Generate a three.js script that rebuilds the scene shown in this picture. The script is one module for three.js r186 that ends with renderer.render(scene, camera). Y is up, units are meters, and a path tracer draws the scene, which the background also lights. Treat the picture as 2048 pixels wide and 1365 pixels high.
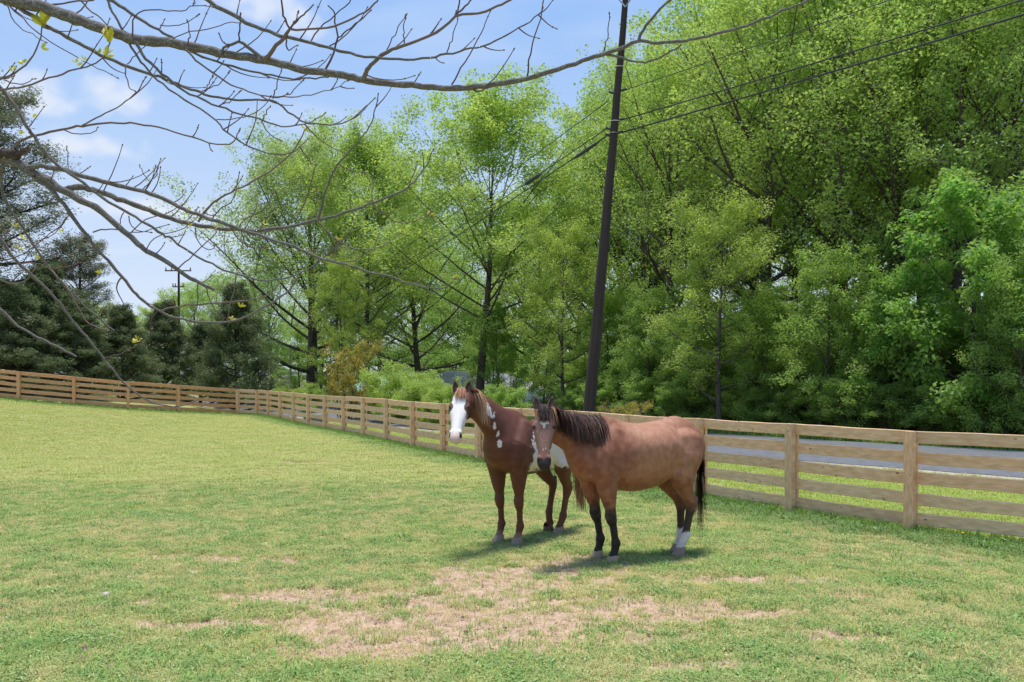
import * as THREE from 'three';
import { mergeGeometries } from 'three/addons/utils/BufferGeometryUtils.js';
import { createNoise2D, createNoise3D } from 'simplex-noise';

// ---------------------------------------------------------------- camera, sky, sun, exposure
const W = 2048, H_PX = 1365, F_PX = 1700, HORIZON = 752.5, EYE = 1.92;
const scene = new THREE.Scene();
const camera = new THREE.PerspectiveCamera(2 * Math.atan(H_PX / 2 / F_PX) * 180 / Math.PI, W / H_PX, 0.1, 900);
camera.position.set(0, EYE, 0);
camera.lookAt(0, EYE, -10);
camera.setViewOffset(W, H_PX, 0, -(HORIZON - H_PX / 2), W, H_PX);
const EXPOSURE = 2.2;
const renderer = new THREE.WebGLRenderer({ antialias: true });
renderer.setSize(1024, 682);
renderer.toneMapping = THREE.LinearToneMapping;
renderer.toneMappingExposure = EXPOSURE;
renderer.shadowMap.enabled = true;
renderer.shadowMap.type = THREE.PCFSoftShadowMap;

const rngOf = (seed) => { let a = seed >>> 0; return () => { a = (a + 0x6d2b79f5) | 0; let t = Math.imul(a ^ (a >>> 15), 1 | a); t = (t + Math.imul(t ^ (t >>> 7), 61 | t)) ^ t; return ((t ^ (t >>> 14)) >>> 0) / 4294967296; }; };
const n2 = createNoise2D(rngOf(11)), n3 = createNoise3D(rngOf(12));
const fbm2 = (x, y, o = 4) => { let s = 0, a = 0.5, f = 1; for (let i = 0; i < o; i++) { s += a * n2(x * f, y * f); f *= 2.03; a *= 0.5; } return s; };
const fbm3 = (x, y, z, o = 4) => { let s = 0, a = 0.5, f = 1; for (let i = 0; i < o; i++) { s += a * n3(x * f, y * f, z * f); f *= 2.03; a *= 0.5; } return s; };
const clamp = (x, a = 0, b = 1) => Math.min(b, Math.max(a, x));
const smooth = (a, b, x) => { const t = clamp((x - a) / (b - a)); return t * t * (3 - 2 * t); };
const mix = (a, b, t) => a + (b - a) * t;
const mix3 = (a, b, t) => [mix(a[0], b[0], t), mix(a[1], b[1], t), mix(a[2], b[2], t)];
const V = (x, y, z) => new THREE.Vector3(x, y, z);
// a point of the place that the photograph shows at column px, row py, so many metres away
const at = (px, py, d) => V((px - 1024) / F_PX * d, EYE - (py - HORIZON) / F_PX * d, -d);

// computed sky: blue air paling towards the horizon with thin fair-weather clouds all round
{
  const w = 2048, h = 1024, data = new Float32Array(w * h * 4), r = rngOf(5);
  const puffs = [[228, 195, 0.034, 0.016], [45, 195, 0.05, 0.024], [150, 292, 0.055, 0.011], [530, 10, 0.05, 0.02], [605, 42, 0.024, 0.02], [300, 420, 0.09, 0.010], [1170, 292, 0.035, 0.010]]
    .map(([x, y, sx, sy]) => { const d = at(x, y, 1).sub(V(0, EYE, 0)).normalize(); return [Math.atan2(d.z, d.x), Math.asin(d.y), sx, sy]; });
  for (let k = 0; k < 60; k++) { const a = r() * 6.283 - 3.1416; if (a > -2.25 && a < -0.9) continue; puffs.push([a, 0.06 + r() * 0.45, 0.025 + r() * 0.04, 0.01 + r() * 0.012]); }
  for (let row = 0; row < h; row++) {
    const up = ((row + 0.5) / h - 0.5) * Math.PI, y = Math.sin(up);
    const e = clamp(up / (Math.PI / 2), 0, 1), g = Math.pow(e, 0.62);
    const base = [mix(0.74, 0.24, smooth(0.05, 0.58, g)), mix(0.84, 0.45, smooth(0.05, 0.62, g)), mix(0.99, 0.93, smooth(0, 0.75, g))];
    for (let col = 0; col < w; col++) {
      const ro = ((col + 0.5) / w - 0.5) * 2 * Math.PI, x = Math.cos(ro) * Math.cos(up), z = Math.sin(ro) * Math.cos(up);
      let c = 0;
      if (y > -0.02) {
        const q = 1 / (y + 0.22);
        c = 0.16 * smooth(0.0, 0.65, fbm2(x * q * 1.1 + 4.2, z * q * 2.1 + 1.7, 5));
        for (const [pa, pe, sx, sy] of puffs) {
          const dx = (((ro - pa + 9.4248) % 6.2832) - 3.1416) / sx, dy = (up - pe) / sy, rr = dx * dx + dy * dy * (dy < 0 ? 1.6 : 1);
          if (rr < 5) c = Math.max(c, 0.60 * smooth(0.98, 0.0, Math.sqrt(rr) * 0.62 + 0.55 * fbm2(ro * 26 + 3, up * 38, 5)));
        }
      }
      const low = smooth(0.02, -0.1, y), i = (row * w + col) * 4;
      for (let k = 0; k < 3; k++) data[i + k] = mix(mix(base[k], [0.95, 0.96, 0.99][k], c), [0.20, 0.24, 0.12][k], low) / EXPOSURE;
      data[i + 3] = 1;
    }
  }
  const t = new THREE.DataTexture(data, w, h, THREE.RGBAFormat, THREE.FloatType);
  t.mapping = THREE.EquirectangularReflectionMapping; t.magFilter = t.minFilter = THREE.LinearFilter; t.needsUpdate = true;
  scene.background = t; scene.environment = t;
}
const SUN = V(-0.02, 0.965, -0.26).normalize();
const sun = new THREE.DirectionalLight(new THREE.Color(1, 0.955, 0.90), 2.4);
sun.name = 'sun';
sun.position.copy(SUN).multiplyScalar(120); sun.target.position.set(0, 0, -20);
sun.castShadow = true; sun.shadow.radius = 22; sun.shadow.mapSize.set(4096, 4096);
Object.assign(sun.shadow.camera, { left: -70, right: 70, top: 70, bottom: -70, near: 1, far: 300 });
scene.add(sun, sun.target);

// ---------------------------------------------------------------- helpers
const used = new Map();
const numbered = (n) => { const k = used.get(n) ?? 0; used.set(n, k + 1); return k ? `${n}_${String(k).padStart(3, '0')}` : n; };
const tag = (o, label, category, group, kind) => { if (label) o.userData.label = label; if (category) o.userData.category = category; if (group) o.userData.group = group; if (kind) o.userData.kind = kind; return o; };
const thing = (name, label, category, p = [0, 0, 0], turn = 0, group) => { const o = new THREE.Group(); o.name = numbered(name); o.position.set(...p); o.rotation.y = turn; scene.add(o); return tag(o, label, category, group); };
const part = (name, geo, mat, parent = scene) => { const m = new THREE.Mesh(geo, mat); m.name = parent === scene ? numbered(name) : name; m.castShadow = m.receiveShadow = true; parent.add(m); return m; };
const structure = (name, geo, mat) => { const m = part(name, geo, mat); m.userData.kind = 'structure'; return m; };
const rgb = (r, g, b) => new THREE.Color().setRGB(r, g, b);
const std = (c, roughness = 0.9, more = {}) => new THREE.MeshStandardMaterial({ color: rgb(...c), roughness, ...more });
function canvasNoise(w, h, fn, srgb = true, repeat = true) {   // DataTexture of fn(u, v) -> [r, g, b] in 0..1, sRGB values
  const d = new Uint8Array(w * h * 4);
  for (let j = 0; j < h; j++) for (let i = 0; i < w; i++) { const c = fn(i / w, j / h), k = (j * w + i) * 4; for (let q = 0; q < 3; q++) d[k + q] = clamp(c[q]) * 255; d[k + 3] = 255; }
  const t = new THREE.DataTexture(d, w, h); t.magFilter = THREE.LinearFilter; t.minFilter = THREE.LinearMipmapLinearFilter; t.generateMipmaps = true;
  if (repeat) t.wrapS = t.wrapT = THREE.RepeatWrapping;
  if (srgb) t.colorSpace = THREE.SRGBColorSpace;
  t.needsUpdate = true; return t;
}
// tileable fbm on the unit square through a torus of noise
const tile = (u, v, f, o = 4) => { const a = u * 6.2832, b = v * 6.2832, R = f / 6.2832; let s = 0, am = 0.5, k = 1; for (let i = 0; i < o; i++) { s += am * (n3(Math.cos(a) * R * k + 7, Math.sin(a) * R * k, Math.cos(b) * R * k * 1.3) + n3(Math.sin(b) * R * k * 1.3 + 3, Math.cos(a) * R * k + 9, Math.sin(a) * R * k + 5)) * 0.7; k *= 2; am *= 0.5; } return s; };
// collects triangles into one geometry
class Mesher {
  constructor() { this.p = []; this.n = []; this.c = []; this.u = []; this.i = []; }
  get count() { return this.p.length / 3; }
  vert(x, y, z, nx, ny, nz, c, u = 0, v = 0) { this.p.push(x, y, z); this.n.push(nx, ny, nz); this.u.push(u, v); if (c) this.c.push(c[0], c[1], c[2]); return this.p.length / 3 - 1; }
  tri(a, b, c) { this.i.push(a, b, c); }
  // tube along points with radii; sides; colour per point optional
  tube(pts, rads, sides, col, cap = true) {
    let prevU = null; const first = this.count; let len = 0;
    for (let k = 0; k < pts.length; k++) {
      const a = pts[Math.max(0, k - 1)], b = pts[Math.min(pts.length - 1, k + 1)], t = b.clone().sub(a).normalize();
      if (k) len += pts[k].distanceTo(pts[k - 1]);
      let u = prevU ? prevU.clone().addScaledVector(t, -prevU.dot(t)) : (Math.abs(t.y) < 0.9 ? V(0, 1, 0) : V(1, 0, 0)).addScaledVector(t, -(Math.abs(t.y) < 0.9 ? t.y : t.x));
      if (u.lengthSq() < 1e-8) u = V(1, 0, 0); u.normalize(); prevU = u; const w = t.clone().cross(u);
      for (let s = 0; s < sides; s++) { const q = s / sides * 6.2832, cx = Math.cos(q), sx = Math.sin(q), r = rads[k], nx = u.x * cx + w.x * sx, ny = u.y * cx + w.y * sx, nz = u.z * cx + w.z * sx;
        this.vert(pts[k].x + nx * r, pts[k].y + ny * r, pts[k].z + nz * r, nx, ny, nz, typeof col === 'function' ? col(k, s) : col, s / sides * 0.5, len); }
    }
    for (let k = 0; k + 1 < pts.length; k++) for (let s = 0; s < sides; s++) { const a = first + k * sides + s, b = first + k * sides + (s + 1) % sides; this.tri(a, b, a + sides); this.tri(b, b + sides, a + sides); }
    if (cap) for (const [k, dir] of [[0, -1], [pts.length - 1, 1]]) { const base = first + k * sides; for (let s = 1; s + 1 < sides; s++) dir > 0 ? this.tri(base, base + s, base + s + 1) : this.tri(base, base + s + 1, base + s); }
    return this;
  }
  geo() {
    const g = new THREE.BufferGeometry();
    g.setAttribute('position', new THREE.Float32BufferAttribute(this.p, 3)); g.setAttribute('normal', new THREE.Float32BufferAttribute(this.n, 3)); g.setAttribute('uv', new THREE.Float32BufferAttribute(this.u, 2));
    if (this.c.length) g.setAttribute('color', new THREE.Float32BufferAttribute(this.c, 3));
    g.setIndex(this.i); return g;
  }
}
const curve = (pts, n, tension = 0.5) => new THREE.CatmullRomCurve3(pts, false, 'catmullrom', tension).getPoints(n);
// ---------------------------------------------------------------- the lie of the land
const roadPath = new THREE.CatmullRomCurve3([[60, 30], [25, -4.6], [10.9, -19.2], [6, -24.3], [-2, -34.2], [-10, -45.2], [-24, -66], [-60, -112], [-120, -180]].map(([x, z]) => V(x, 0, z))).getSpacedPoints(260);
const ROAD_W = 6.3;
function roadDist(x, z) {            // signed distance from the road's middle; positive on the wood's side
  let best = 1e9, side = 1;
  for (let i = 0; i + 1 < roadPath.length; i++) {
    const a = roadPath[i], b = roadPath[i + 1], ex = b.x - a.x, ez = b.z - a.z, t = clamp(((x - a.x) * ex + (z - a.z) * ez) / (ex * ex + ez * ez));
    const dx = x - a.x - ex * t, dz = z - a.z - ez * t, d = dx * dx + dz * dz;
    if (d < best) { best = d; side = ex * dz - ez * dx > 0 ? 1 : -1; }
  }
  return Math.sqrt(best) * side;
}
const softplus = (x) => x > 20 ? x : Math.log1p(Math.exp(x));
function groundHeight(x, z, q = roadDist(x, z)) {
  let y = 0.105 * softplus((-x - 12.7) * 1.6) / 1.6;
  y = y > 3 ? 3 + (y - 3) * 0.2 : y;
  y *= smooth(-90, -50, z) * 0.6 + 0.4;
  y -= 2.0 * smooth(-48, -72, z) * smooth(-26, -12, x) * smooth(16, 6, x) ;
  const off = smooth(ROAD_W / 2 + 0.4, ROAD_W / 2 + 3, Math.abs(q));
  y += off * (0.022 * fbm2(x * 0.35, z * 0.35, 2) + 0.02 * fbm2(x * 1.6 + 9, z * 1.6, 3));
  if (q > 0) y += Math.min(9, 0.16 * softplus(q - ROAD_W / 2 - 2)) * smooth(0.06, 0.32, x / Math.max(1, -z)) * off;
  else y -= 0.10 * smooth(-7.5, -4.2, q) * off * smooth(20, 0, Math.abs(q));
  y -= 0.045 * Math.exp(-((x - 1.75) ** 2 + (z + 9.3) ** 2) / 0.35);
  return y * smooth(ROAD_W / 2 + 0.25, ROAD_W / 2 + 3.5, Math.abs(q)) - (Math.abs(q) < ROAD_W / 2 + 0.25 ? 0.03 : 0);
}
// bare earth: worn patches where the horses stand
const bare = [[-0.35, -6.5, 1.15, 0.62, 1.30], [-0.2, -7.8, 0.8, 0.45, 0.84], [0.1, -8.4, 0.9, 0.3, 0.82], [-1.85, -7.4, 0.55, 0.24, 1.22], [-2.6, -6.6, 0.55, 0.16, 0.82], [-3.1, -7.2, 0.35, 0.14, 0.82], [-3.75, -9.1, 0.55, 0.16, 0.88], [-3.0, -8.9, 0.35, 0.14, 0.82], [-2.3, -8.9, 0.35, 0.15, 0.72], [-4.65, -18.7, 0.75, 0.3, 1.22], [-5.05, -22.0, 0.2, 0.12, 1.02], [1.15, -7.0, 0.6, 0.35, 0.84], [1.2, -5.65, 0.45, 0.14, 1.02], [1.75, -6.9, 0.5, 0.16, 0.84], [2.4, -6.3, 0.45, 0.13, 0.92], [2.9, -7.4, 0.4, 0.14, 0.72], [4.35, -10.15, 0.35, 0.14, 0.97], [2.2, -8.0, 0.7, 0.2, 0.72], [3.3, -5.9, 0.4, 0.12, 0.77], [-1.3, -5.9, 0.6, 0.14, 0.67], [0.65, -8.9, 0.4, 0.2, 0.67], [1.9, -8.9, 0.6, 0.16, 0.62], [-2.6, -5.7, 0.4, 0.1, 0.52], [2.1, -10.6, 0.8, 0.2, 0.57], [3.1, -11.2, 0.4, 0.2, 0.67], [-3.2, -12.4, 0.35, 0.14, 0.7], [-4.6, -13.8, 0.4, 0.14, 0.7], [-1.2, -11.6, 0.35, 0.12, 0.6], [-2.4, -15.2, 0.5, 0.16, 0.6], [-0.6, -10.4, 0.3, 0.12, 0.55], [3.6, -9.2, 0.4, 0.14, 0.6], [2.7, -9.7, 0.3, 0.1, 0.55], [-4.9, -7.9, 0.3, 0.12, 0.7], [-4.2, -6.7, 0.35, 0.1, 0.6]];
function bareness(x, z) {
  let s = -0.20;
  for (const [bx, bz, sx, sz, w] of bare) { const dx = (x - bx) / sx, dz = (z - bz) / sz, r = dx * dx + dz * dz; if (r < 9) s += w * Math.exp(-r * 0.8); }
  s += 0.62 * fbm2(x * 2.0 + 30, z * 3.1, 4) + 0.50 * fbm2(x * 6, z * 9 + 5, 3);
  s += 0.29 * smooth(-10.5, -8.3, z) * (0.6 + 0.8 * fbm2(x * 0.5 + 12, z * 0.6, 2)) - 0.10 * smooth(-6.4, -5.6, z);
  if (z < -13) s -= 0.12;
  return smooth(0.16, 0.62, s);
}
const lushness = (x, z) => clamp(0.42 + 0.85 * fbm2(x * 0.75 + 3, z * 0.95, 3) + (z > -6.6 ? 0.22 : 0));
const dryness = (x, z) => clamp(0.45 + 0.8 * fbm2(x * 0.42 + 70, z * 0.42, 3) + 0.5 * fbm2(x * 3 + 5, z * 3.6, 3));

// fence line: post columns in the photograph on a measured line over the ground
const fenceLine = new THREE.CatmullRomCurve3([[6.9, -8.3], [4.90, -10.47], [3.86, -11.8], [2.9, -13.3], [0.66, -16.9], [-1.69, -20.6], [-4.73, -26.9], [-7.92, -32.9], [-12.35, -41.0], [-13.45, -41.9]].map(([x, z]) => V(x, 0, z))).getPoints(900);
const fencePoint = (px) => fenceLine.reduce((b, p) => { const e = Math.abs(1024 + F_PX * p.x / -p.z - px); return e < b[0] ? [e, p] : b; }, [1e9, null])[1];
const rightPosts = [2190, 1820, 1580, 1398, 1248, 1132, 1036, 955, 885, 824, 771, 725, 685, 648, 615, 586, 559, 535, 513].map((px) => fencePoint(px).clone());
const leftPosts = [[474, 41.5], [356, 38.7], [256, 37.4], [147, 36.6], [36, 36.2], [-80, 36.0], [-200, 36]].map(([px, d]) => V((px - 1024) / F_PX * d, 0, -d));
const allPosts = [...rightPosts, ...leftPosts];
for (const p of allPosts) p.y = groundHeight(p.x, p.z);
function fenceDist(x, z) { let b = 1e9; for (let i = 0; i + 1 < allPosts.length; i++) { const a = allPosts[i], c = allPosts[i + 1], ex = c.x - a.x, ez = c.z - a.z, t = clamp(((x - a.x) * ex + (z - a.z) * ez) / (ex * ex + ez * ez)); b = Math.min(b, Math.hypot(x - a.x - ex * t, z - a.z - ez * t)); } return b; }
const outside = (x, z) => { let b = 1e9, s = 1; for (let i = 0; i + 1 < allPosts.length; i++) { const a = allPosts[i], c = allPosts[i + 1], ex = c.x - a.x, ez = c.z - a.z, t = clamp(((x - a.x) * ex + (z - a.z) * ez) / (ex * ex + ez * ez)), dx = x - a.x - ex * t, dz = z - a.z - ez * t, d = dx * dx + dz * dz; if (d < b) { b = d; s = ex * dz - ez * dx > 0; } } return s; };

const SOIL = [0.56, 0.385, 0.26], THATCH = [0.46, 0.41, 0.20], LUSH = [0.16, 0.25, 0.05], STRAW = [0.50, 0.42, 0.21], FIELD = [0.35, 0.39, 0.11];
{
  const axis = (stops) => { const out = [stops[0][0]]; for (let k = 0; k + 1 < stops.length; k++) { const [a, s0] = stops[k], [b] = stops[k + 1], n = Math.max(1, Math.round(Math.abs(b - a) / s0)); for (let i = 1; i <= n; i++) out.push(a + (b - a) * i / n); } return out; };
  const xs = axis([[-420, 40], [-100, 8], [-36, 1.2], [-14, 0.3], [-6, 0.05], [6, 0.09], [10, 0.5], [40, 6], [100, 40], [420, 1]]);
  const zs = axis([[60, 10], [0, 1], [-5, 0.05], [-11, 0.08], [-16, 0.25], [-46, 1.2], [-110, 8], [-200, 40], [-600, 1]]);
  const nx = xs.length, nz = zs.length, pos = new Float32Array(nx * nz * 3), col = new Float32Array(nx * nz * 3), uv = new Float32Array(nx * nz * 2), idx = [];
  for (let j = 0; j < nz; j++) for (let i = 0; i < nx; i++) {
    const x = xs[i], z = zs[j], k = j * nx + i, q = roadDist(x, z), near = x > -9 && x < 11 && z > -20 && z < 0;
    const b = near || (z > -25 && x > -8 && x < 2) ? bareness(x, z) * (q > -6 ? 0.3 : 1) : 0;
    const y = groundHeight(x, z, q) + (near ? 0.008 * fbm2(x * 6, z * 6, 3) - 0.018 * b + 0.016 * b * fbm2(x * 11 + 7, z * 13, 3) : 0);
    pos.set([x, y, z], k * 3); uv.set([x, z], k * 2);
    let c = mix3(mix3(THATCH, FIELD, smooth(-9, -16, z)), STRAW, 0.55 * dryness(x, z));
    c = mix3(c, LUSH, 0.5 * lushness(x, z) * (z > -14 ? 1 : 0.5));
    if (q > ROAD_W / 2) c = mix3(c, mix3([0.20, 0.15, 0.085], [0.15, 0.22, 0.06], smooth(-0.3, 0.4, fbm2(x * 0.6, z * 0.6, 3))), smooth(ROAD_W / 2 + 0.3, ROAD_W / 2 + 1.6, q));
    else if (q > -5.2) c = mix3(c, [0.36, 0.31, 0.20], smooth(-3.9, -3.4, q) * 0.8);
    c = mix3(c, mix3(SOIL, [0.36, 0.235, 0.155], smooth(0.05, 0.55, fbm2(x * 5 + 3, z * 7, 4))), b);
    const g = 1 + 0.16 * fbm2(x * 5, z * 5, 3);
    col.set([c[0] * g, c[1] * g, c[2] * g], k * 3);
  }
  for (let j = 0; j + 1 < nz; j++) for (let i = 0; i + 1 < nx; i++) { const a = j * nx + i; idx.push(a, a + 1, a + nx, a + 1, a + nx + 1, a + nx); }
  const g = new THREE.BufferGeometry();
  g.setAttribute('position', new THREE.BufferAttribute(pos, 3)); g.setAttribute('color', new THREE.BufferAttribute(col, 3)); g.setAttribute('uv', new THREE.BufferAttribute(uv, 2)); g.setIndex(idx); g.computeVertexNormals();
  const r = rngOf(8), detail = canvasNoise(1024, 1024, (u, v) => { const f = 0.90 + 0.20 * tile(u, v, 30, 4) + (r() - 0.5) * 0.22; return [f, f, f * 0.98]; });
  detail.repeat.set(0.7, 0.7);
  const bump = canvasNoise(512, 512, (u, v) => { const f = 0.5 + 0.5 * tile(u, v, 34, 4); return [f, f, f]; }, false); bump.repeat.set(0.9, 0.9);
  structure('ground', g, new THREE.MeshStandardMaterial({ vertexColors: true, map: detail, bumpMap: bump, bumpScale: 0.012, roughness: 1, metalness: 0 }));
}
// the road beyond the fence: grey asphalt with a slight crown and ragged edges
{
  const m = new Mesher(), n = 8, pts = new THREE.CatmullRomCurve3(roadPath).getSpacedPoints(520);
  for (let k = 0; k < pts.length; k++) {
    const a = pts[Math.max(0, k - 1)], b = pts[Math.min(pts.length - 1, k + 1)], t = b.clone().sub(a).normalize(), s = V(-t.z, 0, t.x);
    let len = k * 0.6;
    for (let j = 0; j <= n; j++) { const v = j / n * 2 - 1, w = (ROAD_W / 2) * v * (Math.abs(v) > 0.95 ? 1 + 0.025 * fbm2(len * 1.3, v * 9, 3) : 1); m.vert(pts[k].x + s.x * w, 0.012 + 0.05 * (1 - v * v), pts[k].z + s.z * w, 0, 1, 0, null, w, len); }
  }
  for (let k = 0; k + 1 < pts.length; k++) for (let j = 0; j < n; j++) { const a = k * (n + 1) + j; m.tri(a, a + 1, a + n + 1); m.tri(a + 1, a + n + 2, a + n + 1); }
  const r = rngOf(31), tex = canvasNoise(1024, 1024, (u, v) => { const f = 0.385 + 0.05 * tile(u, v, 8, 3) + 0.06 * tile(u, v, 60, 2) + (r() - 0.5) * 0.16; return [f * 0.985, f, f * 1.035]; });
  tex.repeat.set(0.3, 0.3);
  structure('road', m.geo(), new THREE.MeshStandardMaterial({ map: tex, roughness: 0.92 }));
}

// worn gravel shoulders sloping from the asphalt into the grass
for (const sd of [-1, 1]) {
  const m = new Mesher(), pts = new THREE.CatmullRomCurve3(roadPath).getSpacedPoints(520);
  for (let k = 0; k < pts.length; k++) {
    const a = pts[Math.max(0, k - 1)], b = pts[Math.min(pts.length - 1, k + 1)], t = b.clone().sub(a).normalize(), s = V(-t.z * sd, 0, t.x * sd);
    [[ROAD_W / 2 - 0.12, 0.004], [ROAD_W / 2 + 0.12, 0.002], [ROAD_W / 2 + 0.42 + 0.14 * n2(k * 0.4, sd), -0.055], [ROAD_W / 2 + 0.9, -0.22]].forEach(([w, y], j) => { const f = 0.92 + 0.16 * n2(k * 0.7, j * 3 + sd), c = [0.40 * f, 0.35 * f, 0.26 * f]; m.vert(pts[k].x + s.x * w, y, pts[k].z + s.z * w, 0, 1, 0, c, w, k * 0.6); });
  }
  for (let k = 0; k + 1 < pts.length; k++) for (let j = 0; j < 3; j++) { const a = k * 4 + j; if (sd > 0) { m.tri(a, a + 1, a + 4); m.tri(a + 1, a + 5, a + 4); } else { m.tri(a, a + 4, a + 1); m.tri(a + 1, a + 4, a + 5); } }
  const g = m.geo(); g.computeVertexNormals(); structure('road_shoulder', g, new THREE.MeshStandardMaterial({ vertexColors: true, roughness: 1 }));
}
// ---------------------------------------------------------------- five-board fence
const FENCE_H = 1.25;
const lumber = [], lumberBrown = [];
{
  const r = rngOf(77);
  const makeTex = (seed) => {
    const knots = []; for (let k = 0; k < 4; k++) knots.push([r(), 0.08 + r() * 0.84, 0.005 + r() * 0.007, 0.04 + r() * 0.06]);
    return canvasNoise(1024, 160, (u, v) => {
      let w = v * 11 + 0.55 * n2(u * 2.2 + seed, v * 1.6 + seed) + 0.25 * n2(u * 14, v * 4 + seed), dark = 0;
      for (const [kx, ky, sx, sy] of knots) { const dx = (u - kx) / sx, dy = (v - ky) / sy, d = Math.sqrt(dx * dx + dy * dy); w += 2.2 * Math.exp(-d * 0.5); dark = Math.max(dark, smooth(1.1, 0.45, d + 0.2 * n2(u * 300, v * 60))); }
      const ring = Math.pow(0.5 + 0.5 * Math.sin(w * 6.2832), 3), fine = n2(u * 40 + seed * 3, v * 120), blotch = fbm2(u * 9 + seed, v * 2, 3);
      const grey = smooth(0.15, 0.7, fbm2(u * 5 + 40 + seed, v * 3, 3));
      let c = [0.93 - 0.045 * ring + 0.03 * fine + 0.09 * blotch, 0.80 - 0.065 * ring + 0.03 * fine + 0.10 * blotch, 0.635 - 0.08 * ring + 0.03 * fine + 0.11 * blotch];
      c = mix3(c, [0.72, 0.65, 0.57], 0.45 * grey);
      return mix3(c, [0.44, 0.29, 0.18], 0.7 * dark);
    });
  };
  const texs = [makeTex(1.3), makeTex(7.9), makeTex(15.2)];
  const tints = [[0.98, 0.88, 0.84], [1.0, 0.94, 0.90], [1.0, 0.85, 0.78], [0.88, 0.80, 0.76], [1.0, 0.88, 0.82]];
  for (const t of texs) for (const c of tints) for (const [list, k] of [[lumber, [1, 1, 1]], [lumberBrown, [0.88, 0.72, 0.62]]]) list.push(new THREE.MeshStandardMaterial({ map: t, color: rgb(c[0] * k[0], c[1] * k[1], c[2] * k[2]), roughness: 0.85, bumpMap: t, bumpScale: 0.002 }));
}
{
  const r = rngOf(21);
  // sawn pieces: length along x from 0 to 1 (scaled to the span), slightly bowed, eased edges
  const sawn = (h, t, bow, u0) => {
    const m = new Mesher(), n = 8, e = 0.006, prof = [[-t / 2, -h / 2 + e], [-t / 2, h / 2 - e], [-t / 2 + e, h / 2], [t / 2 - e, h / 2], [t / 2, h / 2 - e], [t / 2, -h / 2 + e], [t / 2 - e, -h / 2], [-t / 2 + e, -h / 2]];
    const jy = [], jz = []; for (let k = 0; k <= n; k++) { jy.push((r() - 0.5) * 0.006 + bow * Math.sin(k / n * 3.1416)); jz.push((r() - 0.5) * 0.006); }
    for (let f = 0; f < 8; f++) { const a = prof[f], b = prof[(f + 1) % 8], ny = -(b[0] - a[0]), nz = b[1] - a[1], L = Math.hypot(ny, nz), base = m.count;
      for (let k = 0; k <= n; k++) for (const q of [a, b]) m.vert(k / n, q[1] + jy[k], q[0] + jz[k], 0, ny / L * -1 * -1, -nz / L, null, u0 + k / n * 0.62, (q[1] + h / 2) / h * 0.9 + (Math.abs(nz) < 0.01 ? 0.3 : 0.05));
      for (let k = 0; k < n; k++) { const i = base + k * 2; m.tri(i, i + 2, i + 1); m.tri(i + 1, i + 2, i + 3); } }
    for (const end of [0, n]) { const base = m.count; for (const q of prof) m.vert(end / n, q[1] + jy[end], q[0] + jz[end], end ? 1 : -1, 0, 0, null, u0, q[1]); for (let k = 1; k < 7; k++) end ? m.tri(base, base + k + 1, base + k) : m.tri(base, base + k, base + k + 1); }
    const g = m.geo(); g.computeVertexNormals(); return g;
  };
  const boards = Array.from({ length: 8 }, (_, k) => sawn(0.150, 0.034, (r() - 0.5) * 0.018, k * 0.05));
  // uprights: turned on end when placed
  const upright = (w, t, len, u0) => { const g = sawn(w, t, 0, u0); g.rotateZ(Math.PI / 2); g.scale(1, len, 1); return g; };
  const posts = [0.02, 0.12, 0.24, 0.34].map((u) => upright(0.118, 0.098, FENCE_H + 0.12, u)), battens = [0.06, 0.2, 0.3].map((u) => upright(0.10, 0.05, FENCE_H - 0.02, u));
  const buildRun = (run, fence, firstShared, wood) => {
    run.forEach((p, k) => {
      const a = run[Math.max(0, k - 1)], b = run[Math.min(run.length - 1, k + 1)], dir = V(b.x - a.x, 0, b.z - a.z).normalize();
      const turn = Math.atan2(-dir.z, dir.x);
      const out = V(-dir.z, 0, dir.x);                       // away from the paddock
      if (!(firstShared && k === 0)) {
        const post = part('post', posts[k % 4], wood[Math.floor(r() * wood.length)], fence);
        post.position.set(p.x, p.y - 0.12, p.z); post.rotation.set((r() - 0.5) * 0.015, turn + (r() - 0.5) * 0.05, (r() - 0.5) * 0.016);
        const bt = part('batten', battens[k % 3], wood[(k * 5 + 8) % wood.length], fence);
        bt.position.set(p.x + out.x * 0.112, p.y - 0.02, p.z + out.z * 0.112); bt.rotation.y = turn;
      }
      if (k + 1 < run.length) {
        const q = run[k + 1], span = V(q.x - p.x, 0, q.z - p.z), L = span.length(), yaw = Math.atan2(-span.z, span.x), nrm = V(-span.z / L, 0, span.x / L), rise = Math.atan2(q.y - p.y, L);
        for (let b5 = 0; b5 < 5; b5++) {
          const bd = part('board', boards[Math.floor(r() * 8)], wood[Math.floor(r() * wood.length)], fence);
          const y = 0.165 + b5 * 0.2515 + (r() - 0.5) * 0.008;
          bd.position.set(p.x + nrm.x * 0.068, p.y + y, p.z + nrm.z * 0.068);
          bd.rotation.set(0, yaw, rise + (r() - 0.5) * 0.004); bd.scale.set(L - 0.004, 1, 1);
        }
      }
    });
  };
  const f1 = thing('board_fence', 'pale new five-board wooden fence running along the road behind the horses', 'fence'); buildRun(rightPosts.concat([leftPosts[0]]), f1, false, lumber);
  const f2 = thing('board_fence', 'browner five-board wooden fence crossing the far left of the pasture before the evergreens', 'fence'); buildRun(leftPosts, f2, true, lumberBrown);
}
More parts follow.
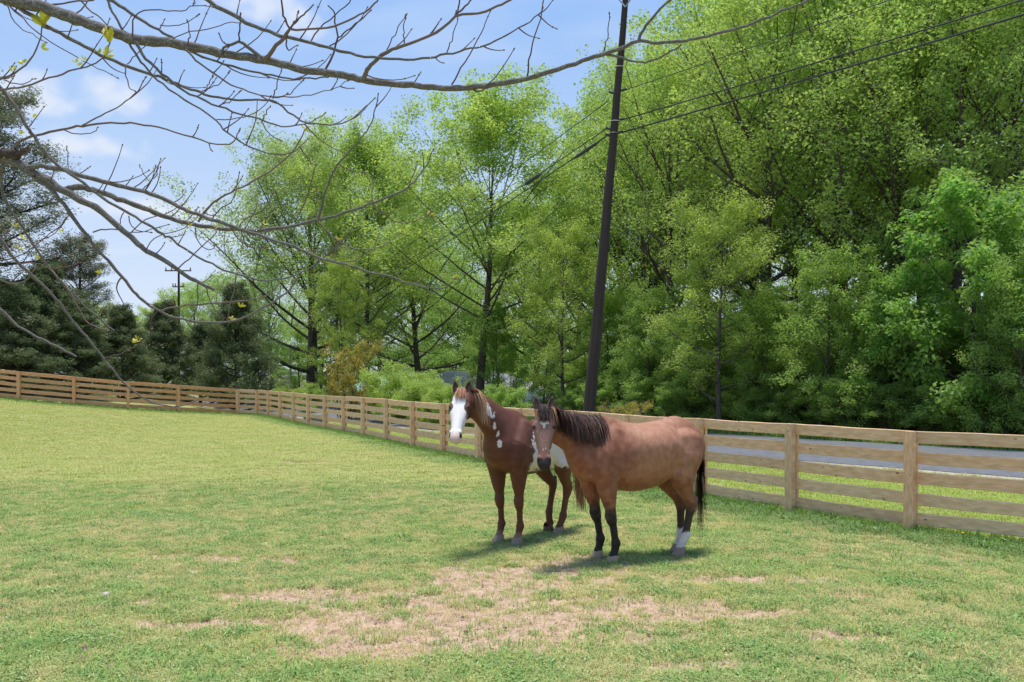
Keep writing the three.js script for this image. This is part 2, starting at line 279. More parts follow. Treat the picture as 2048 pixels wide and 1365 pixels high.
// ---------------------------------------------------------------- utility poles and wires
const creosote = (() => { const t = canvasNoise(256, 1024, (u, v) => { const s = fbm2(u * 46, v * 3, 3), l = fbm2(u * 9 + 4, v * 1.4 + 2, 3); const f = 0.20 + 0.07 * s + 0.04 * l; return [f * 1.18, f * 0.95, f * 0.86]; }); t.repeat.set(2, 0.12); return new THREE.MeshStandardMaterial({ map: t, roughness: 0.85, bumpMap: t, bumpScale: 0.006 }); })();
const greyMetal = std([0.36, 0.37, 0.38], 0.45, { metalness: 0.7 }), cableBlack = std([0.028, 0.028, 0.03], 0.6), porcelain = std([0.34, 0.33, 0.32], 0.3), armWood = std([0.16, 0.13, 0.10], 0.9), whiteWire = std([0.62, 0.62, 0.6], 0.6);
const POLE = V(1.91, groundHeight(1.91, -22), -22), LEAN = 0.0885;
const onPole = (h) => V(POLE.x + LEAN * h, h, POLE.z);
{
  const o = thing('utility_pole', 'tall dark brown leaning utility pole standing behind the horses beyond the fence', 'utility pole');
  const shaft = new Mesher(); { const p = [], q = []; for (let k = 0; k <= 26; k++) { const h = -0.4 + k * 0.53; p.push(onPole(h).add(V(0.006 * Math.sin(k * 1.3), 0, 0))); q.push(0.172 - 0.0042 * k + (k === 26 ? -0.01 : 0)); } shaft.tube(p, q, 18, null); }
  part('shaft', shaft.geo(), creosote, o);
  const ring = (h, rad, mat, name, tilt) => { const g = new THREE.TorusGeometry(rad, 0.009, 6, 24); g.rotateX(Math.PI / 2 + tilt); const m = part(name, g, mat, o); m.position.copy(onPole(h)); };
  ring(8.52, 0.125, whiteWire, 'band', 0.1); ring(9.95, 0.118, whiteWire, 'band', 0.35); ring(8.2, 0.127, greyMetal, 'band', 0);
  // ground wire stapled down the face of the shaft
  const gw = new Mesher(); { const p = [], q = []; for (let k = 0; k <= 20; k++) { const h = 0.2 + k * 0.6, rr = 0.172 - 0.0042 * (h + 0.4) / 0.53; p.push(onPole(h).add(V(0.06, 0, rr * 0.94 + 0.002))); q.push(0.006); } gw.tube(p, q, 5, null); }
  part('ground_wire', gw.geo(), std([0.05, 0.04, 0.035], 0.8), o);
  // crossarm with V braces; only the braces' feet reach into the photograph
  const armH = 12.35, arm = new THREE.BoxGeometry(2.4, 0.12, 0.10); const am = part('crossarm', arm, armWood, o); am.position.copy(onPole(armH)).add(V(0, 0, 0.17)); am.rotation.y = -0.75;
  for (const s of [-1, 1]) { const b = new Mesher(), e = V(Math.cos(0.75) * s * 0.8, 0, Math.sin(0.75) * s * 0.8); b.tube([onPole(11.42).add(V(0, 0, 0.13)), onPole(armH - 0.03).add(V(e.x, 0, e.z + 0.17))], [0.02, 0.02], 6, null); part('brace', b.geo(), greyMetal, o); }
  for (const s of [-1, -0.45, 0.45, 1]) { const g = new THREE.LatheGeometry([[0, 0], [0.03, 0], [0.03, 0.05], [0.055, 0.06], [0.055, 0.09], [0.035, 0.1], [0.05, 0.12], [0.02, 0.16], [0, 0.165]].map(([x, y]) => new THREE.Vector2(x, y)), 12); const m = part('insulator', g, porcelain, o); m.position.copy(onPole(armH)).add(V(Math.cos(0.75) * s * 1.1, 0.06, Math.sin(0.75) * s * 1.1 + 0.17)); }
  for (const [h, s] of [[9.32, 1], [9.25, -1], [8.55, 1], [8.22, 1], [8.32, -1], [8.15, -1]]) { const g = new THREE.CylinderGeometry(0.028, 0.035, 0.16, 8); g.rotateZ(Math.PI / 2); const m = part('clamp', g, cableBlack, o); m.position.copy(onPole(h)).add(V(s * 0.15, 0, 0.03)); m.rotation.z = s * 0.3; }
}
{
  const RIGHT = V(29, 0, 7), LEFT = V(-33, 0, -108), r = rngOf(3);
  const wire = (name, from, to, sag, rad, label, extra) => {
    const p = [], q = [], n = 44; for (let k = 0; k <= n; k++) { const t = k / n; p.push(from.clone().lerp(to, t).add(V(0, -4 * sag * t * (1 - t), 0))); q.push(rad); }
    const o = thing(name, label, 'wire', [0, 0, 0], 0, 'overhead lines at the leaning pole'); const m = new Mesher(); m.tube(p, q, 6, null); part('cable', m.geo(), cableBlack, o);
    for (const [t0, t1, rr] of extra ?? []) { const e = new Mesher(), a = [], b = []; for (let k = 0; k <= 6; k++) { const t = mix(t0, t1, k / 6), i = t * n, i0 = Math.floor(i); a.push(p[i0].clone().lerp(p[Math.min(n, i0 + 1)], i - i0).add(V(0, -rr * 0.4, 0))); b.push(k === 0 || k === 6 ? rr * 0.45 : rr); } e.tube(a, b, 10, null); part('splice_case', e.geo(), cableBlack, o); }
  };
  const R = (h) => V(RIGHT.x, h, RIGHT.z), Lf = (h) => V(LEFT.x, h, LEFT.z), P = (h, s) => onPole(h).add(V(s * 0.2, 0, 0.03));
  wire('overhead_wire', P(9.32, 1), R(10.9), 0.35, 0.011, 'highest thin black wire running from the leaning pole to the upper right');
  wire('overhead_wire', P(8.55, 1), R(9.85), 0.35, 0.017, 'middle black cable running from the leaning pole to the upper right');
  wire('overhead_wire', P(8.22, 1), R(9.9), 0.4, 0.021, 'lowest and thickest black cable running from the leaning pole to the upper right');
  wire('overhead_wire', P(9.05, -1), Lf(7.0), 0.9, 0.013, 'uppermost black wire running down left from the leaning pole before the trees');
  wire('overhead_wire', P(8.32, -1), Lf(6.3), 0.9, 0.015, 'black cable with a splice case left of the leaning pole', [[0.045, 0.058, 0.055]]);
  wire('overhead_wire', P(8.12, -1), Lf(5.8), 1.0, 0.019, 'lowest black cable running down left from the leaning pole', [[0.004, 0.02, 0.045]]);
}
function farPole(name, label, px, d, top, r0, arms, mat, transformer) {
  const b = at(px, HORIZON, d), y0 = groundHeight(b.x, b.z), o = thing(name, label, 'utility pole', [b.x, y0, b.z]);
  const h = EYE - (top - HORIZON) / F_PX * d - y0, m = new Mesher(); m.tube([V(0, -0.3, 0), V(0, h / 2, 0), V(0, h, 0)], [r0, r0 * 0.85, r0 * 0.68], 10, null); part('shaft', m.geo(), mat, o);
  for (const [dy, w] of arms) { const a = part('crossarm', new THREE.BoxGeometry(w, 0.085, 0.09), armWood, o); a.position.set(0, h - dy, 0.12); for (const s of [-0.94, -0.5, 0.94]) { const i = part('insulator', new THREE.CylinderGeometry(0.035, 0.06, 0.2, 8), porcelain, o); i.position.set(s * w / 2, h - dy + 0.15, 0.12); } }
  if (transformer) { const t = part('transformer', new THREE.LatheGeometry([[0, -0.36], [0.17, -0.36], [0.19, -0.33], [0.19, 0.3], [0.17, 0.34], [0.06, 0.37], [0, 0.37]].map(([x, y]) => new THREE.Vector2(x, y)), 16), std([0.30, 0.09, 0.055], 0.8), o); t.position.set(-0.42, h - 2.55, 0.05); const c = part('bushing', new THREE.CylinderGeometry(0.03, 0.05, 0.3, 8), porcelain, o); c.position.set(-0.36, h - 2.05, 0.05); }
}
farPole('utility_pole', 'distant dark pole with crossarm and rusty transformer above the evergreens', 357, 62, 540, 0.11, [[0.08, 1.9], [1.25, 0.8]], creosote, true);
farPole('service_pole', 'slim grey pole rising behind the fence left of the blossoming shrub', 580, 66, 690, 0.085, [], std([0.34, 0.32, 0.28], 0.9), false);
// ---------------------------------------------------------------- trees and shrubs
const barkTex = canvasNoise(256, 512, (u, v) => { const f = 0.40 + 0.20 * tile(u, v, 22, 4) + 0.10 * tile(u, v, 5, 2); return [f * 1.0, f * 0.93, f * 0.85]; });
barkTex.repeat.set(3, 0.8);
const barkBrown = new THREE.MeshStandardMaterial({ map: barkTex, color: rgb(0.62, 0.56, 0.50), roughness: 0.95 });
const barkDark = new THREE.MeshStandardMaterial({ map: barkTex, color: rgb(0.40, 0.34, 0.30), roughness: 0.95 });
const leafMat = (t = 0.45, rough = 0.8) => new THREE.MeshPhysicalMaterial({ vertexColors: true, roughness: rough, transmission: t, thickness: 0, side: THREE.DoubleSide, specularIntensity: 0.4 });
const foliage = leafMat(0.72), needles = leafMat(0.35, 0.95);

// P: height, radius, base (first limb as share of height), spread, limbs, twigs, leaves, size, colours, lift, profile
function growTree(seed, P) {
  const r = rngOf(seed), wood = new Mesher(), leaf = new Mesher(), N = (s = 1) => (r() + r() + r() - 1.5) / 1.5 * s;
  const path = (p, d, len, n, bend, up) => { const out = [p.clone()], q = p.clone(), dir = d.clone(); for (let k = 0; k < n; k++) { dir.add(V(N(bend), N(bend) + up, N(bend))).normalize(); q.addScaledVector(dir, len / n); out.push(q.clone()); } return out; };
  const taper = (r0, r1, n) => Array.from({ length: n + 1 }, (_, k) => mix(r0, r1, k / n));
  const put = (c, n, rad, flat) => {
    const base = mix3(P.c0, P.c1, clamp(r() * 0.8 + N(0.25) + 0.1)), g = 0.82 + r() * 0.36;
    for (let k = 0; k < n; k++) {
      const th = r() * 6.2832, ph = Math.acos(2 * r() - 1), R = rad * Math.cbrt(r()), x = c.x + R * Math.sin(ph) * Math.cos(th), y = c.y + R * Math.cos(ph) * flat, z = c.z + R * Math.sin(ph) * Math.sin(th);
      let nx = N(1), ny = 0.34 + N(0.8), nz = N(1), L = Math.hypot(nx, ny, nz); nx /= L; ny /= L; nz /= L;
      let ax = N(1), ay = P.hang ? -0.7 + N(0.6) : N(0.5), az = N(1); const dt = ax * nx + ay * ny + az * nz; ax -= dt * nx; ay -= dt * ny; az -= dt * nz; L = Math.hypot(ax, ay, az) || 1; ax /= L; ay /= L; az /= L;
      const bx = ny * az - nz * ay, by = nz * ax - nx * az, bz = nx * ay - ny * ax, s = P.size * (0.6 + r() * 0.8), w = s * (P.aspect ?? 0.36), f = 0.14 * s;
      const v = g * (0.88 + r() * 0.24), cc = [base[0] * v, base[1] * v, base[2] * v], i = leaf.count;
      leaf.vert(x, y, z, nx, ny, nz, cc); leaf.vert(x + ax * s * 0.5 + bx * w + nx * f, y + ay * s * 0.5 + by * w + ny * f, z + az * s * 0.5 + bz * w + nz * f, nx - bx * 0.4, ny - by * 0.4, nz - bz * 0.4, cc);
      leaf.vert(x + ax * s, y + ay * s, z + az * s, nx, ny, nz, cc); leaf.vert(x + ax * s * 0.5 - bx * w + nx * f, y + ay * s * 0.5 - by * w + ny * f, z + az * s * 0.5 - bz * w + nz * f, nx + bx * 0.4, ny + by * 0.4, nz + bz * 0.4, cc);
      leaf.tri(i, i + 2, i + 1); leaf.tri(i, i + 3, i + 2);
    }
  };
  const branch = (p, d, len, rad, level) => {
    const n = level === 1 ? 7 : level === 2 ? 4 : 3, pts = path(p, d, len, n, level === 1 ? 0.16 : 0.22, (P.lift ?? 0.06) * (level === 1 ? 1 : 0.7));
    wood.tube(pts, taper(rad, rad * 0.28, n), level === 1 ? 6 : level === 2 ? 4 : 3, null, false);
    if (level === 3) { put(pts[n], Math.round(P.leaves * (0.6 + r() * 0.8)), P.clump * (0.7 + r() * 0.6), 0.75); if (r() < 0.6) put(pts[1], Math.round(P.leaves * 0.5), P.clump * 0.7, 0.75); return; }
    const kids = level === 1 ? P.subs : P.twigs;
    for (let k = 0; k < kids; k++) {
      const t = (level === 1 ? 0.28 : 0.2) + (k + r()) / kids * (level === 1 ? 0.74 : 0.8), i = Math.min(n - 1, Math.floor(t * n)), q = pts[i].clone().lerp(pts[i + 1], clamp(t * n - i));
      const along = pts[i + 1].clone().sub(pts[i]).normalize(), side = V(N(1), N(0.7) + 0.12, N(1)).normalize(), dir = along.multiplyScalar(0.75).addScaledVector(side, 0.85).normalize();
      branch(q, dir, len * (level === 1 ? 0.46 : 0.5) * (0.65 + r() * 0.6) * (1.12 - t * 0.5), rad * (1 - t * 0.6) * 0.42, level + 1);
    }
  };
  const stems = P.stems ?? 1;
  for (let s = 0; s < stems; s++) {
    const a0 = s / stems * 6.2832 + r(), lean = stems > 1 ? 0.25 + r() * 0.3 : 0.03, n = 14, H = P.height * (stems > 1 ? 0.75 + r() * 0.35 : 1);
    const trunk = path(V(stems > 1 ? Math.cos(a0) * 0.18 : 0, -0.3, stems > 1 ? Math.sin(a0) * 0.18 : 0), V(Math.cos(a0) * lean, 1, Math.sin(a0) * lean).normalize(), H * (P.fork ?? 1), n, P.wander ?? 0.055, 0.04);
    const rad = (t) => P.radius * (stems > 1 ? 0.5 : 1) * (Math.pow(1 - t, 0.8) * 0.93 + 0.07) * (1 + 0.45 * Math.exp(-t * 26));
    wood.tube(trunk, trunk.map((_, k) => rad(k / n)), stems > 1 ? 6 : 10, null, false);
    const limbs = Math.round(P.limbs / stems);
    for (let k = 0; k < limbs; k++) {
      const t = P.base + (1 - P.base) * Math.pow((k + r() * 0.9) / limbs, P.skew ?? 0.9) * 0.99, i = Math.min(n - 1, Math.floor(t * n)), q = trunk[i].clone().lerp(trunk[i + 1], clamp(t * n - i));
      const az = k * 2.4 + N(0.5), u = (t - P.base) / (1 - P.base), el = mix(P.el0 ?? 0.15, P.el1 ?? 1.0, u) + N(0.2), len = P.spread * P.profile(u) * (0.75 + r() * 0.45);
      branch(q, V(Math.cos(az) * Math.cos(el), Math.sin(el), Math.sin(az) * Math.cos(el)), len, Math.max(0.015, rad(t) * (P.limb ?? 0.55)), 1);
    }
  }
  const lg2 = leaf.geo(); lg2.computeBoundingBox(); return { wood: wood.geo(), leaf: lg2, height: lg2.boundingBox.max.y - 0.2 };
}
const round = (u) => 0.50 + 0.62 * Math.sin(Math.PI * clamp(0.14 + u * 0.72)) - 0.12 * u, cone = (u) => 1.08 - 0.92 * u, vase = (u) => 0.60 + 0.45 * Math.sin(Math.PI * clamp(u * 0.75 + 0.15));
const yg = [0.51, 0.61, 0.12], lg = [0.44, 0.60, 0.14], mg = [0.40, 0.55, 0.10], dg = [0.31, 0.46, 0.08], pale = [0.45, 0.55, 0.22];
const KIND = {
  maple: growTree(101, { height: 17, fork: 0.76, el1: 1.25, radius: 0.24, base: 0.22, spread: 5.2, limbs: 28, subs: 7, twigs: 5, leaves: 24, clump: 0.50, size: 0.12, c0: lg, c1: mg, profile: round }),
  maple2: growTree(131, { height: 19, fork: 0.74, el1: 1.25, radius: 0.28, base: 0.28, spread: 5.8, limbs: 28, subs: 7, twigs: 5, leaves: 23, clump: 0.50, size: 0.12, c0: yg, c1: lg, profile: round, wander: 0.09, el0: 0.3 }),
  poplar: growTree(102, { height: 20, fork: 0.72, limb: 0.40, radius: 0.22, base: 0.30, spread: 5.6, limbs: 32, subs: 7, twigs: 6, leaves: 34, clump: 0.54, size: 0.125, c0: yg, c1: lg, profile: vase, el0: 0.2, el1: 1.25, lift: 0.06 }),
  oak: growTree(103, { height: 19, fork: 0.62, limb: 0.36, radius: 0.40, base: 0.16, spread: 7.4, limbs: 34, subs: 8, twigs: 6, leaves: 42, clump: 0.62, size: 0.13, c0: pale, c1: [0.40, 0.51, 0.16], profile: round, el0: 0.2, el1: 1.1, wander: 0.04 }),
  bright: growTree(104, { height: 11, radius: 0.14, base: 0.16, spread: 3.4, limbs: 22, subs: 6, twigs: 5, leaves: 36, clump: 0.42, size: 0.10, c0: yg, c1: [0.38, 0.50, 0.08], profile: round }),
  understory: growTree(105, { height: 9, radius: 0.11, base: 0.06, spread: 3.0, limbs: 24, subs: 6, twigs: 5, leaves: 26, clump: 0.42, size: 0.12, c0: mg, c1: dg, profile: round, hang: true }),
  broadleaf: growTree(106, { height: 8, radius: 0.12, base: 0.08, spread: 2.8, limbs: 20, subs: 6, twigs: 4, leaves: 30, clump: 0.42, size: 0.17, c0: [0.27, 0.52, 0.09], c1: [0.36, 0.50, 0.08], profile: round, hang: true }),
  bush: growTree(107, { height: 3.0, radius: 0.06, base: 0.05, spread: 1.35, limbs: 30, subs: 5, twigs: 4, leaves: 30, clump: 0.27, size: 0.085, c0: mg, c1: dg, profile: round, stems: 5 }),
  bush2: growTree(108, { height: 2.4, radius: 0.05, base: 0.05, spread: 1.15, limbs: 30, subs: 5, twigs: 4, leaves: 26, clump: 0.25, size: 0.08, c0: lg, c1: mg, profile: round, stems: 6 }),
  yellowBush: growTree(109, { height: 3.6, radius: 0.05, base: 0.16, spread: 1.0, limbs: 36, subs: 5, twigs: 4, leaves: 10, clump: 0.20, size: 0.075, c0: [0.50, 0.38, 0.07], c1: [0.42, 0.42, 0.07], profile: vase, stems: 9, el0: 0.5, el1: 1.2 }),
  paleBush: growTree(110, { height: 2.4, radius: 0.04, base: 0.06, spread: 1.25, limbs: 32, subs: 5, twigs: 4, leaves: 24, clump: 0.25, size: 0.07, c0: yg, c1: lg, profile: vase, stems: 7 }),
  cedar: growTree(111, { height: 16, radius: 0.26, base: 0.05, spread: 5.6, limbs: 50, subs: 8, twigs: 5, leaves: 19, clump: 0.42, size: 0.17, aspect: 0.13, c0: [0.20, 0.25, 0.13], c1: [0.29, 0.28, 0.18], profile: (u) => 1.02 - 0.72 * u, el0: 0.05, el1: 0.8, lift: 0.03, wander: 0.03 }),
  cone: growTree(112, { height: 7, radius: 0.13, base: 0.02, spread: 2.3, limbs: 60, subs: 7, twigs: 5, leaves: 26, clump: 0.26, size: 0.12, aspect: 0.13, c0: [0.14, 0.21, 0.08], c1: [0.21, 0.24, 0.11], profile: (u) => 1.0 - 0.45 * u * u - 0.28 * u, el0: 0.12, el1: 1.0, lift: 0.06 }),
};
function plant(kind, name, label, category, px, d, top, turn, { group, widen = 1, dark, x, z } = {}) {
  const K = KIND[kind], p = x === undefined ? at(px, HORIZON, d) : V(x, 0, z), y = groundHeight(p.x, p.z), h = top === null ? K.height : (top < 0 || top > 24 ? EYE - (top - HORIZON) / F_PX * d - y : top), s = h / K.height;
  const o = thing(name, label, category, [p.x, y, p.z], turn, group); o.scale.set(s * widen, s, s * widen);
  part(/bush|shrub/.test(name) ? 'stems' : 'trunk', K.wood, dark ?? (kind === 'cedar' || kind === 'cone' ? barkDark : barkBrown), o);
  const c = part('crown', K.leaf, kind === 'cedar' || kind === 'cone' ? needles : foliage, o); c.userData.kind = 'stuff';
  return o;
}
// middle distance, left of the pole
plant('oak', 'oak_tree', 'broad pale green oak rising behind the yellow shrub, left of the tall open tree', 'tree', 622, 58, 240, 0.4, { widen: 1.0 });
plant('poplar', 'leafy_tree', 'yellow-green tree just right of the pale oak behind the fence', 'tree', 735, 52, 205, 2.1, { widen: 1.0 });
plant('poplar', 'leafy_tree', 'tallest open-crowned tree left of the leaning pole, against the sky', 'tree', 957, 46, 112, 0.9, { widen: 1.2 });
plant('maple', 'leafy_tree', 'mid green tree filling in left of the tallest open-crowned tree', 'tree', 842, 64, 330, 1.9, { widen: 1.15 });
plant('maple2', 'leafy_tree', 'thin yellowish tree just left of the leaning pole', 'tree', 1070, 54, 330, 4.0, { widen: 1.0 });
plant('bright', 'leafy_tree', 'small bright yellow-green tree touching the left side of the leaning pole', 'tree', 1128, 37, 430, 2.7);
plant('maple', 'leafy_tree', 'green tree directly behind the leaning pole', 'tree', 1190, 46, 240, 5.0, { widen: 0.85 });
plant('understory', 'leafy_tree', 'low dense green tree behind the head of the darker-maned horse', 'tree', 1085, 42, 620, 1.0);
plant('understory', 'leafy_tree', 'low dense green tree between the house roof and the white roof', 'tree', 1000, 46, 600, 3.0);
plant('understory', 'leafy_tree', 'green tree hiding the right end of the grey house roof', 'tree', 985, 54, 640, 2.0, { widen: 1.25 });
plant('bright', 'leafy_tree', 'yellow-green sapling rising above the orange-yellow shrub', 'tree', 690, 46, 500, 4.2, { widen: 0.9 });
plant('understory', 'leafy_tree', 'small green tree behind the grey house roof', 'tree', 900, 84, 560, 0.3, { widen: 1.3 });
plant('understory', 'leafy_tree', 'low green tree behind the slim grey service pole', 'tree', 600, 76, 640, 5.2, { widen: 1.2 });
plant('maple', 'leafy_tree', 'far green tree low behind the pale oak', 'tree', 545, 92, 520, 2.6);
for (const [px, d, top, t, w] of [[300, 88, 610, 1, 1.2], [345, 96, 575, 2, 1.2], [395, 90, 560, 3, 1.2], [440, 98, 545, 4, 1.2], [490, 92, 555, 5, 1.2], [250, 100, 620, 0.4, 1.3], [190, 104, 600, 1.4, 1.3]]) plant(top < 570 ? 'maple' : 'bright', 'distant_tree', 'distant bright green tree low on the skyline behind the evergreens', 'tree', px, d, top, t, { widen: w, group: 'distant trees behind the evergreens' });
for (const [px, d, top, t, w] of [[760, 96, 480, 1, 1.2], [860, 100, 450, 2, 1.3], [940, 92, 420, 3, 1.2], [1040, 84, 400, 4, 1.2], [640, 100, 520, 5, 1.3]]) plant('maple', 'distant_tree', 'far green tree seen in the gaps behind the row left of the pole', 'tree', px, d, top, t, { widen: w, group: 'distant trees left of the pole' });
for (const [px, d, top, t] of [[300, 112, 690, 1], [420, 116, 690, 2], [520, 108, 680, 3], [590, 100, 690, 4], [670, 104, 670, 5], [745, 108, 690, 0.4], [820, 104, 680, 1.2], [960, 96, 660, 2.2], [1060, 90, 660, 3.3], [1160, 80, 640, 4.4], [1010, 74, 690, 5.1], [880, 78, 700, 0.9]]) plant('understory', 'distant_thicket', 'low far green thicket closing the gaps under the trees left of the pole', 'shrub', px, d, top, t, { widen: 2.6, group: 'far thickets under the trees' });
// evergreens on the left
plant('cedar', 'cedar_tree', 'largest feathery dark cedar at the left edge behind the fence', 'tree', -35, 44, 140, 0.2, { widen: 1.3 });
plant('cedar', 'cedar_tree', 'tall dark cedar cut off by the left edge of the picture', 'tree', -190, 42, 90, 2.2, { widen: 1.1 });
plant('cedar', 'cedar_tree', 'feathery cedar of middle height with open sky on its right', 'tree', 165, 47, 460, 4.1, { widen: 1.25 });
plant('cone', 'cedar_tree', 'dense dark conical cedar by the corner of the fence', 'tree', 470, 45, 565, 1.0, { widen: 1.02 });
plant('cone', 'cedar_tree', 'short dark cedar below the distant crossarm pole', 'tree', 325, 47, 600, 2.0, { widen: 1.15 });
plant('cone', 'cedar_tree', 'low dark cedar between the conical cedar and its shorter neighbour', 'tree', 400, 50, 640, 2.9, { widen: 1.2 });
plant('cone', 'cedar_tree', 'low dark cedar behind the second fence post from the left', 'tree', 150, 41, 590, 4.9, { widen: 1.4 });
plant('cone', 'cedar_tree', 'low dark cedar behind the leftmost fence post', 'tree', 25, 40, 560, 5.6, { widen: 1.4 });
plant('cone', 'cedar_tree', 'low dark cedar behind the third fence post from the left', 'tree', 245, 43, 610, 0.6, { widen: 1.3 });
plant('cone', 'cedar_tree', 'low dark cedar at the foot of the largest cedar', 'tree', 85, 43, 520, 3.6, { widen: 1.3 });
// the wood beyond the road: front row from left to right, then the taller row behind it
const front = [
  ['maple', 1285, 42, 120, 0.3, 0.9, 'tall green tree just right of the leaning pole'], ['maple2', 1352, 37, 30, 1.1, 0.9, 'tall tree above the darker-maned horse, under the branch tip'],
  ['bright', 1440, 29, 380, 2.2, 1.1, 'bright yellow-green tree with drooping boughs above the bay horse rump'], ['maple2', 1520, 34, -160, 3.9, 1.0, 'tall tree left of the very tall one, crossed by the wires'],
  ['maple', 1655, 33, -200, 5.2, 0.95, 'very tall tree in mid wood crossed by the wires'], ['understory', 1640, 27, 480, 0.9, 1.1, 'dark green understory tree over the road behind the third fence post'],
  ['broadleaf', 1800, 25.5, 520, 1.7, 0.95, 'large-leaved green tree over the road left of the right edge'], ['maple2', 1790, 31, -120, 2.4, 1.0, 'tall light green tree right of the very tall tree'],
  ['broadleaf', 1945, 24.5, 330, 4.4, 1.05, 'tallest large-leaved green tree near the right edge'], ['maple', 1915, 30, -180, 3.3, 0.95, 'tall tree near the right edge with sky gaps beside it'],
  ['maple2', 2050, 29, -150, 5.9, 1.0, 'tall light green tree cut by the right edge'], ['understory', 2060, 22.5, 470, 2.8, 1.0, 'green understory tree cut by the right edge low over the road'],
  ['understory', 1290, 33, 560, 1.3, 1.0, 'low green tree right of the leaning pole base'], ['understory', 1385, 31, 600, 2.5, 1.0, 'low green tree behind the bay horse rump'], ['understory', 1540, 29, 560, 3.5, 1.0, 'low green tree over the road behind the second fence post'],
  ['understory', 1220, 38, 560, 4.9, 1.0, 'low green tree hiding the foot of the leaning pole'], ['understory', 1725, 27, 600, 5.6, 1.05, 'low green tree between the large-leaved and dark understory trees'], ['understory', 1880, 25.5, 620, 0.2, 1.05, 'low green tree under the tallest large-leaved tree'],
];
for (const [k, px, d, top, t, w, l] of front) plant(k, 'leafy_tree', l, 'tree', px, d, top, t, { widen: w });
for (const [px, d, top, t, k] of [[1250, 52, 150, 1, 'maple'], [1330, 50, 60, 2, 'poplar'], [1420, 46, -30, 3, 'maple'], [1500, 44, -120, 4, 'maple2'], [1585, 42, -60, 5, 'poplar'], [1680, 42, -80, 6, 'maple'], [1760, 40, -160, 0.5, 'maple'], [1850, 40, -60, 1.5, 'maple2'], [1960, 38, -100, 2.5, 'maple'], [2060, 36, -200, 3.5, 'maple'], [1150, 60, 300, 4.5, 'maple'], [2170, 34, -200, 1.2, 'maple'], [1400, 64, 100, 2.8, 'maple2'], [1720, 58, 40, 4.8, 'maple2']])
  plant(k, 'woodland_tree', 'leafy tree in the dense wood behind the front row beyond the road', 'tree', px, d, top, t, { group: 'trees deep in the wood beyond the road', widen: 0.95 });
for (const [px, d, top, t] of [[1250, 47, 600, 1], [1455, 50, 480, 2.4], [1600, 48, 480, 0.7], [1400, 42, 590, 3], [1520, 40, 590, 4], [1640, 38, 580, 5], [1780, 36, 560, 1.7], [1900, 35, 560, 2.9], [2040, 33, 560, 3.7]])
  plant('understory', 'woodland_sapling', 'shaded green sapling filling the wood behind the front row', 'tree', px, d, top, t, { group: 'saplings in the wood beyond the road', widen: 1.25 });
// shrubs
plant('yellowBush', 'flowering_shrub', 'upright orange-yellow shrub with many stems behind the fence left of the horses', 'shrub', 690, 37, 682, 0.5, { widen: 1.0 });
for (const [px, d, top, t, w, l] of [[790, 35, 722, 1, 1.1, 'pale green shrub right of the orange-yellow shrub'], [845, 33, 742, 2, 1.05, 'pale green shrub left of the white-faced horse'], [885, 31, 755, 3, 1.0, 'pale green shrub directly left of the white face'], [745, 38, 760, 4, 1.0, 'low pale shrub at the right foot of the orange-yellow shrub'], [620, 44, 765, 5, 1.2, 'low pale shrub by the slim grey service pole'], [560, 48, 768, 2.2, 1.2, 'low pale shrub beside the conical cedar']])
  plant('paleBush', 'leafy_shrub', l, 'shrub', px, d, top, t, { widen: w });
plant('bush2', 'leafy_shrub', 'green shrub behind the fence under the white face', 'shrub', 925, 29, 800, 0.4);
plant('bush2', 'leafy_shrub', 'green shrub behind the fence between the two horses', 'shrub', 1010, 30, 770, 1.4);
{
  const r = rngOf(91);
  for (let row = 0; row < 3; row++) for (let px = 1150 + row * 17; px < 2200; px += 46) {
    const c = px + (r() - 0.5) * 24, want = ROAD_W / 2 + 1.3 + row * 1.7 + r() * 0.9; let d = 14; while (d < 60 && roadDist((c - 1024) / F_PX * d, -d) < want) d += 0.2;
    if (d > 52) continue;
    plant(r() < 0.3 ? 'bush2' : 'bush', 'roadside_bush', ['low green bush right at the far edge of the asphalt', 'chest-high green bush behind the low bushes across the road', 'tall green bush under the trees across the road'][row], 'shrub', 0, 0, [1.1, 2.0, 3.0][row] + r() * 1.2, r() * 6, { x: (c - 1024) / F_PX * d, z: -d, widen: 1.3, group: ['low bushes at the road edge', 'middle row of bushes across the road', 'tall bushes under the trees across the road'][row] });
  }
}
